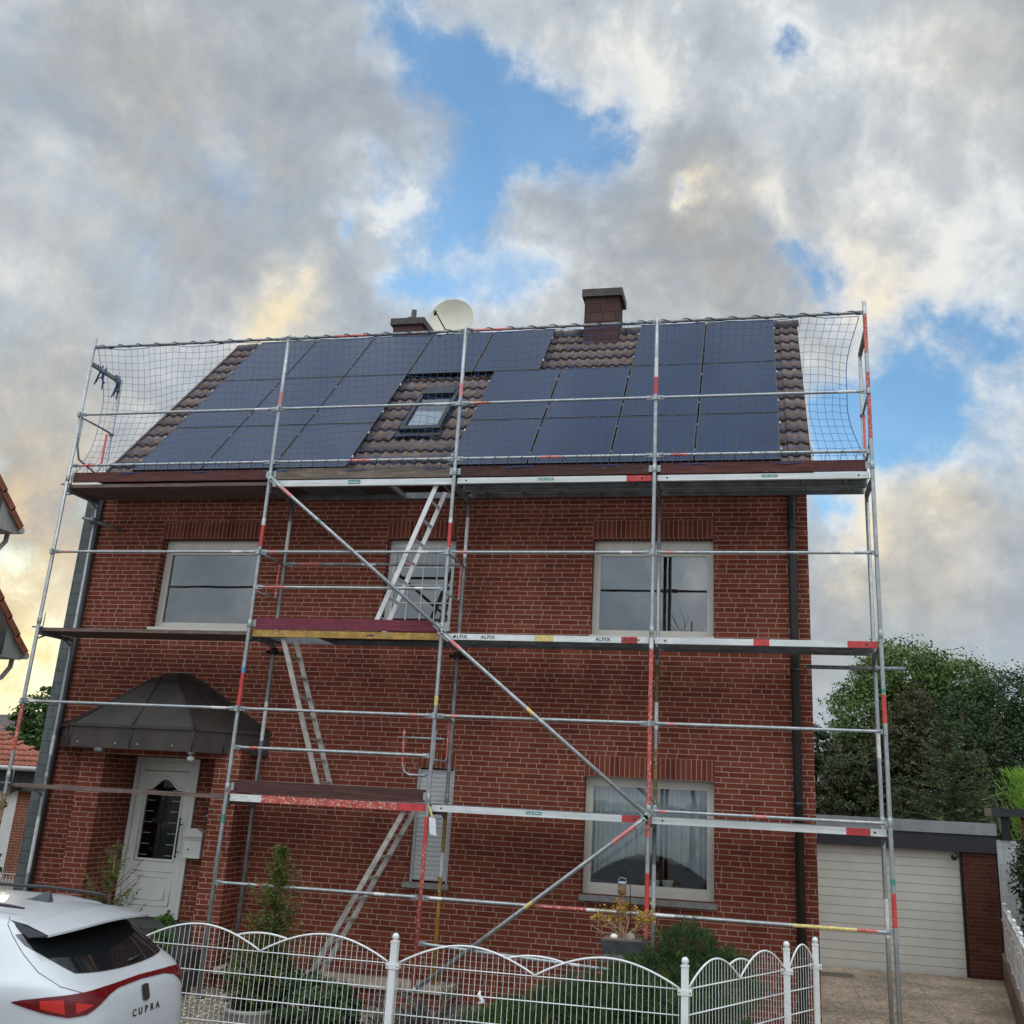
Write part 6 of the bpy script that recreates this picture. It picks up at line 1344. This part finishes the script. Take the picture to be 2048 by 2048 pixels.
# planting ring round the yew, blue sack, rocks
m_ = MB(); m_.lathe((4.16, -1.85, .0), [(.27, 0), (.275, .20), (.29, .21), (.29, .245), (.25, .245), (.245, .12), (.0, .12)], 36); tag(m_.build('plant_ring', 'concrete', loc=(4.16, -1.85, 0)), 'round grey concrete planter ring at the foot of the columnar yew', 'planter')
m_ = MB(); m_.sphere((3.42, -2.35, .18), .16, 0, 14, (1.0, .8, .9)); o = m_.build('sack', mat('blue_plastic_sack', (.02, .13, .42), .35, 0, .25, 9, .6, 18), loc=(3.42, -2.35, .1)); tag(o, 'crumpled blue plastic sack on the gravel beside the white car', 'sack')
for v_ in o.data.vertices: v_.co += Vector((mnoise.noise(v_.co * 14), mnoise.noise(v_.co * 14 + Vector((5, 0, 0))), mnoise.noise(v_.co * 14 + Vector((0, 7, 0))))) * .035
def rock(c, r, mt, label, seed, sq=(1, .8, .7)):
    m_ = MB(); m_.sphere(c, r, 0, 18, sq); o = m_.build('rock', mt, loc=c); rg_ = random.Random(seed); of = Vector((rg_.uniform(0, 50), rg_.uniform(0, 50), 0))
    for v_ in o.data.vertices:
        n_ = v_.co.normalized(); k = 1 + .35 * mnoise.noise(n_ * 1.4 + of) + .14 * mnoise.noise(n_ * 3.5 + of); v_.co *= k
        for ax_ in (Vector((.6, -.5, .6)).normalized(), Vector((-.7, -.4, .5)).normalized(), Vector((.1, -.9, .2)).normalized()):
            ex_ = v_.co.dot(ax_) - r * .62
            if ex_ > 0: v_.co -= ax_ * ex_ * .8
    tag(o, label, 'rock', 'rocks in the front garden')
rock((6.02, -2.62, .22), .17, 'rock', 'round grey boulder just left of the middle fence post', 1)
rock((5.75, -2.35, .12), .10, 'rock', 'small flat stone left of the round grey boulder', 2)
rock((6.85, -2.95, .26), .17, 'rock', 'large pale field stone left of the bright pine cushion', 3)
rock((6.62, -3.05, .20), .12, 'rock', 'pointed brown stone between the juniper and the large pale stone', 4)
rock((6.75, -3.2, .10), .14, 'rock_y', 'long yellow sandstone lowest in the heap, nearest the fence', 5, (1.4, .8, .6))
rock((7.05, -3.15, .15), .10, 'rock_y', 'small yellowish stone at the right end of the stone heap', 6)
rock((6.45, -2.9, .26), .11, 'rock', 'dark stone under the juniper branches', 7)
m_ = MB(); m_.sphere((7.72, -3.22, .33), .07, 0, 16, (1.1, .8, 1)); m_.tube([(7.72, -3.22, 0), (7.72, -3.22, .3)], .02, 8); tag(m_.build('garden_ornament', mat('pale_stone_ball', (.5, .52, .5), .6), loc=(7.72, -3.22, .1)), 'pale rounded garden ornament peeping up behind the right fence panel', 'ornament')
# stone trough with a yellow-leaved shrub
tr_ = thing('planter', 'dark grey square tapered planter on a stand below the big window', 'planter', (8.08, -1.75, .1))
m_ = MB()
def frustum(m_, cx, cy, z0, z1, a0, b0_, a1, b1_, m=0):
    lo = [(cx - a0, cy - b0_, z0), (cx + a0, cy - b0_, z0), (cx + a0, cy + b0_, z0), (cx - a0, cy + b0_, z0)]; hi = [(cx - a1, cy - b1_, z1), (cx + a1, cy - b1_, z1), (cx + a1, cy + b1_, z1), (cx - a1, cy + b1_, z1)]
    for i in range(4): j = (i + 1) % 4; m_.quad([lo[i], lo[j], hi[j], hi[i]], None, m)
    m_.quad(hi, None, m); m_.quad(lo[::-1], None, m)
frustum(m_, 8.07, -1.72, 1.035, 1.165, .195, .15, .225, .17, 0); frustum(m_, 8.07, -1.72, .95, 1.034, .178, .13, .192, .148, 1); m_.build('trough', [mat('anthracite_trough', (.055, .056, .058), .75, 0, .25, 12, .15, 60), 'concrete'], tr_)
m_ = MB(); m_.box(7.95, 8.19, -1.82, -1.62, .05, .949); m_.build('pedestal', 'concrete', tr_); m_ = MB(); frustum(m_, 8.07, -1.72, 1.164, 1.176, .205, .15, .205, .15); m_.build('soil', 'retain', tr_)
qb = thing('shrub', 'spreading twiggy shrub with yellow and orange leaves in the grey planter', 'shrub', (8.07, -1.72, 1.17)); m_ = MB(); rg = np.random.default_rng(81); P, MI = [], []
def twig(p, d, ln, r, lv):
    q = p + d * ln * .5 + rg.normal(size=3) * .01; e = p + d * ln + np.array([0, 0, .04 * ln]) + rg.normal(size=3) * .012; m_.tube([tuple(p), tuple(q), tuple(e)], [r, r * .8, r * .5], 5, 0, False)
    if lv == 0 or rg.uniform() < .35:
        if e[2] > 1.33:
            side = e[0] > 8.12
            for k in range(int(rg.uniform(3, 11) * (1.5 if side or e[2] > 1.5 else 1.0))): P.append(e + rg.normal(size=3) * .028); MI.append(1 if (abs(e[0] - 8.07) < .09 and rg.uniform() < .6) or rg.uniform() < .12 else 0)
    if lv > 0:
        for k in range(3): nd = unit(d * 1.0 + rg.normal(size=3) * .42 + np.array([0, 0, .10])); twig(e if k else q, nd, ln * rg.uniform(.55, .85), r * .55, lv - 1)
for d in ([-.95, -.1, .55], [-.6, .1, .8], [-.3, -.2, 1.0], [.15, .1, 1.0], [.55, -.1, .75], [.85, .1, .55], [-1.0, .2, .25], [.7, .3, .5], [-.1, .4, .9]): twig(np.array([8.06, -1.72, 1.17]), unit(np.array(d) + rg.normal(size=3) * .06), .165, .011, 2)
m_.build('twigs', 'twig', qb); P = np.array(P); V, F = leaf_quads(P, unit(rg.normal(size=P.shape)), rg.normal(size=P.shape), rg.uniform(.022, .040, len(P)), rg.uniform(.014, .024, len(P)), rg); fastmesh('leaves', V, F, ['L_yellow', 'L_orange'], np.array(MI), qb)
m_ = MB(); m_.sphere((7.97, -1.80, 1.19), .036, 0, 14, (1.1, 1, .8)); tag(m_.build('pebble', 'frame_w', loc=(7.97, -1.80, 1.17)), 'white pebble in the left part of the grey planter', 'pebble')
m_ = MB(); m_.sphere((8.14, -1.82, 1.19), .046, 0, 14, (1.1, 1, 1.1)); tag(m_.build('shell', 'rock', loc=(8.14, -1.82, 1.17)), 'grey ribbed stone shell in the grey planter', 'ornament')
# solar lantern on a shepherd hook
hk = thing('shepherd_hook', 'thin black shepherd hook stuck into the grey planter', 'hook', (8.12, -1.70, 1.16)); m_ = MB(); pts = [(8.12, -1.70, 1.16), (8.115, -1.70, 1.55), (8.105, -1.70, 1.78)] + [(8.055 + .05 * math.cos(a), -1.70, 1.80 + .06 * math.sin(a)) for a in np.linspace(0, math.pi, 9)] + [(8.00, -1.70, 1.74)]; m_.tube(pts, .0045, 6); m_.build('rod', 'black', hk)
ln_ = thing('lantern', 'jar-shaped solar lantern hanging from the shepherd hook before the window', 'lantern', (8.03, -1.72, 1.6)); m_ = MB(); c = (8.03, -1.72, 1.575); m_.lathe(c, [(.0, 0), (.036, .004), (.044, .02), (.044, .09), (.038, .105)], 18); m_.build('jar', mat('amber_jar', (.20, .11, .05), .3, 0, .4, 40), ln_)
m_ = MB(); m_.lathe(c, [(.040, .098), (.046, .102), (.046, .128), (.040, .132), (.034, .134), (.0, .134)], 18); m_.build('lid', 'galv', ln_); m_ = MB(); m_.lathe(c, [(.034, .1345), (.034, .137), (0, .137)], 18); m_.build('solar_cell', 'black', ln_); m_ = MB(); m_.tube([(c[0] - .045, c[1], c[2] + .12), (c[0] - .03, c[1], c[2] + .16), (8.0, -1.70, 1.745), (c[0] + .035, c[1], c[2] + .16), (c[0] + .045, c[1], c[2] + .12)], .003, 5); m_.build('bail', 'galv', ln_)
# bare tree across the street, seen in the upper window's reflection
tb = thing('bare_tree', 'bare-branched tree across the street, seen only as a reflection in the upper right window', 'tree', (6.9, -27, 0)); m_ = MB(); limbs(m_, (6.9, -27, -.1), (6.9, -27, 9.2), .16, 46, 2.2, random.Random(91), .3, .15); m_.build('trunk', 'bark', tb)
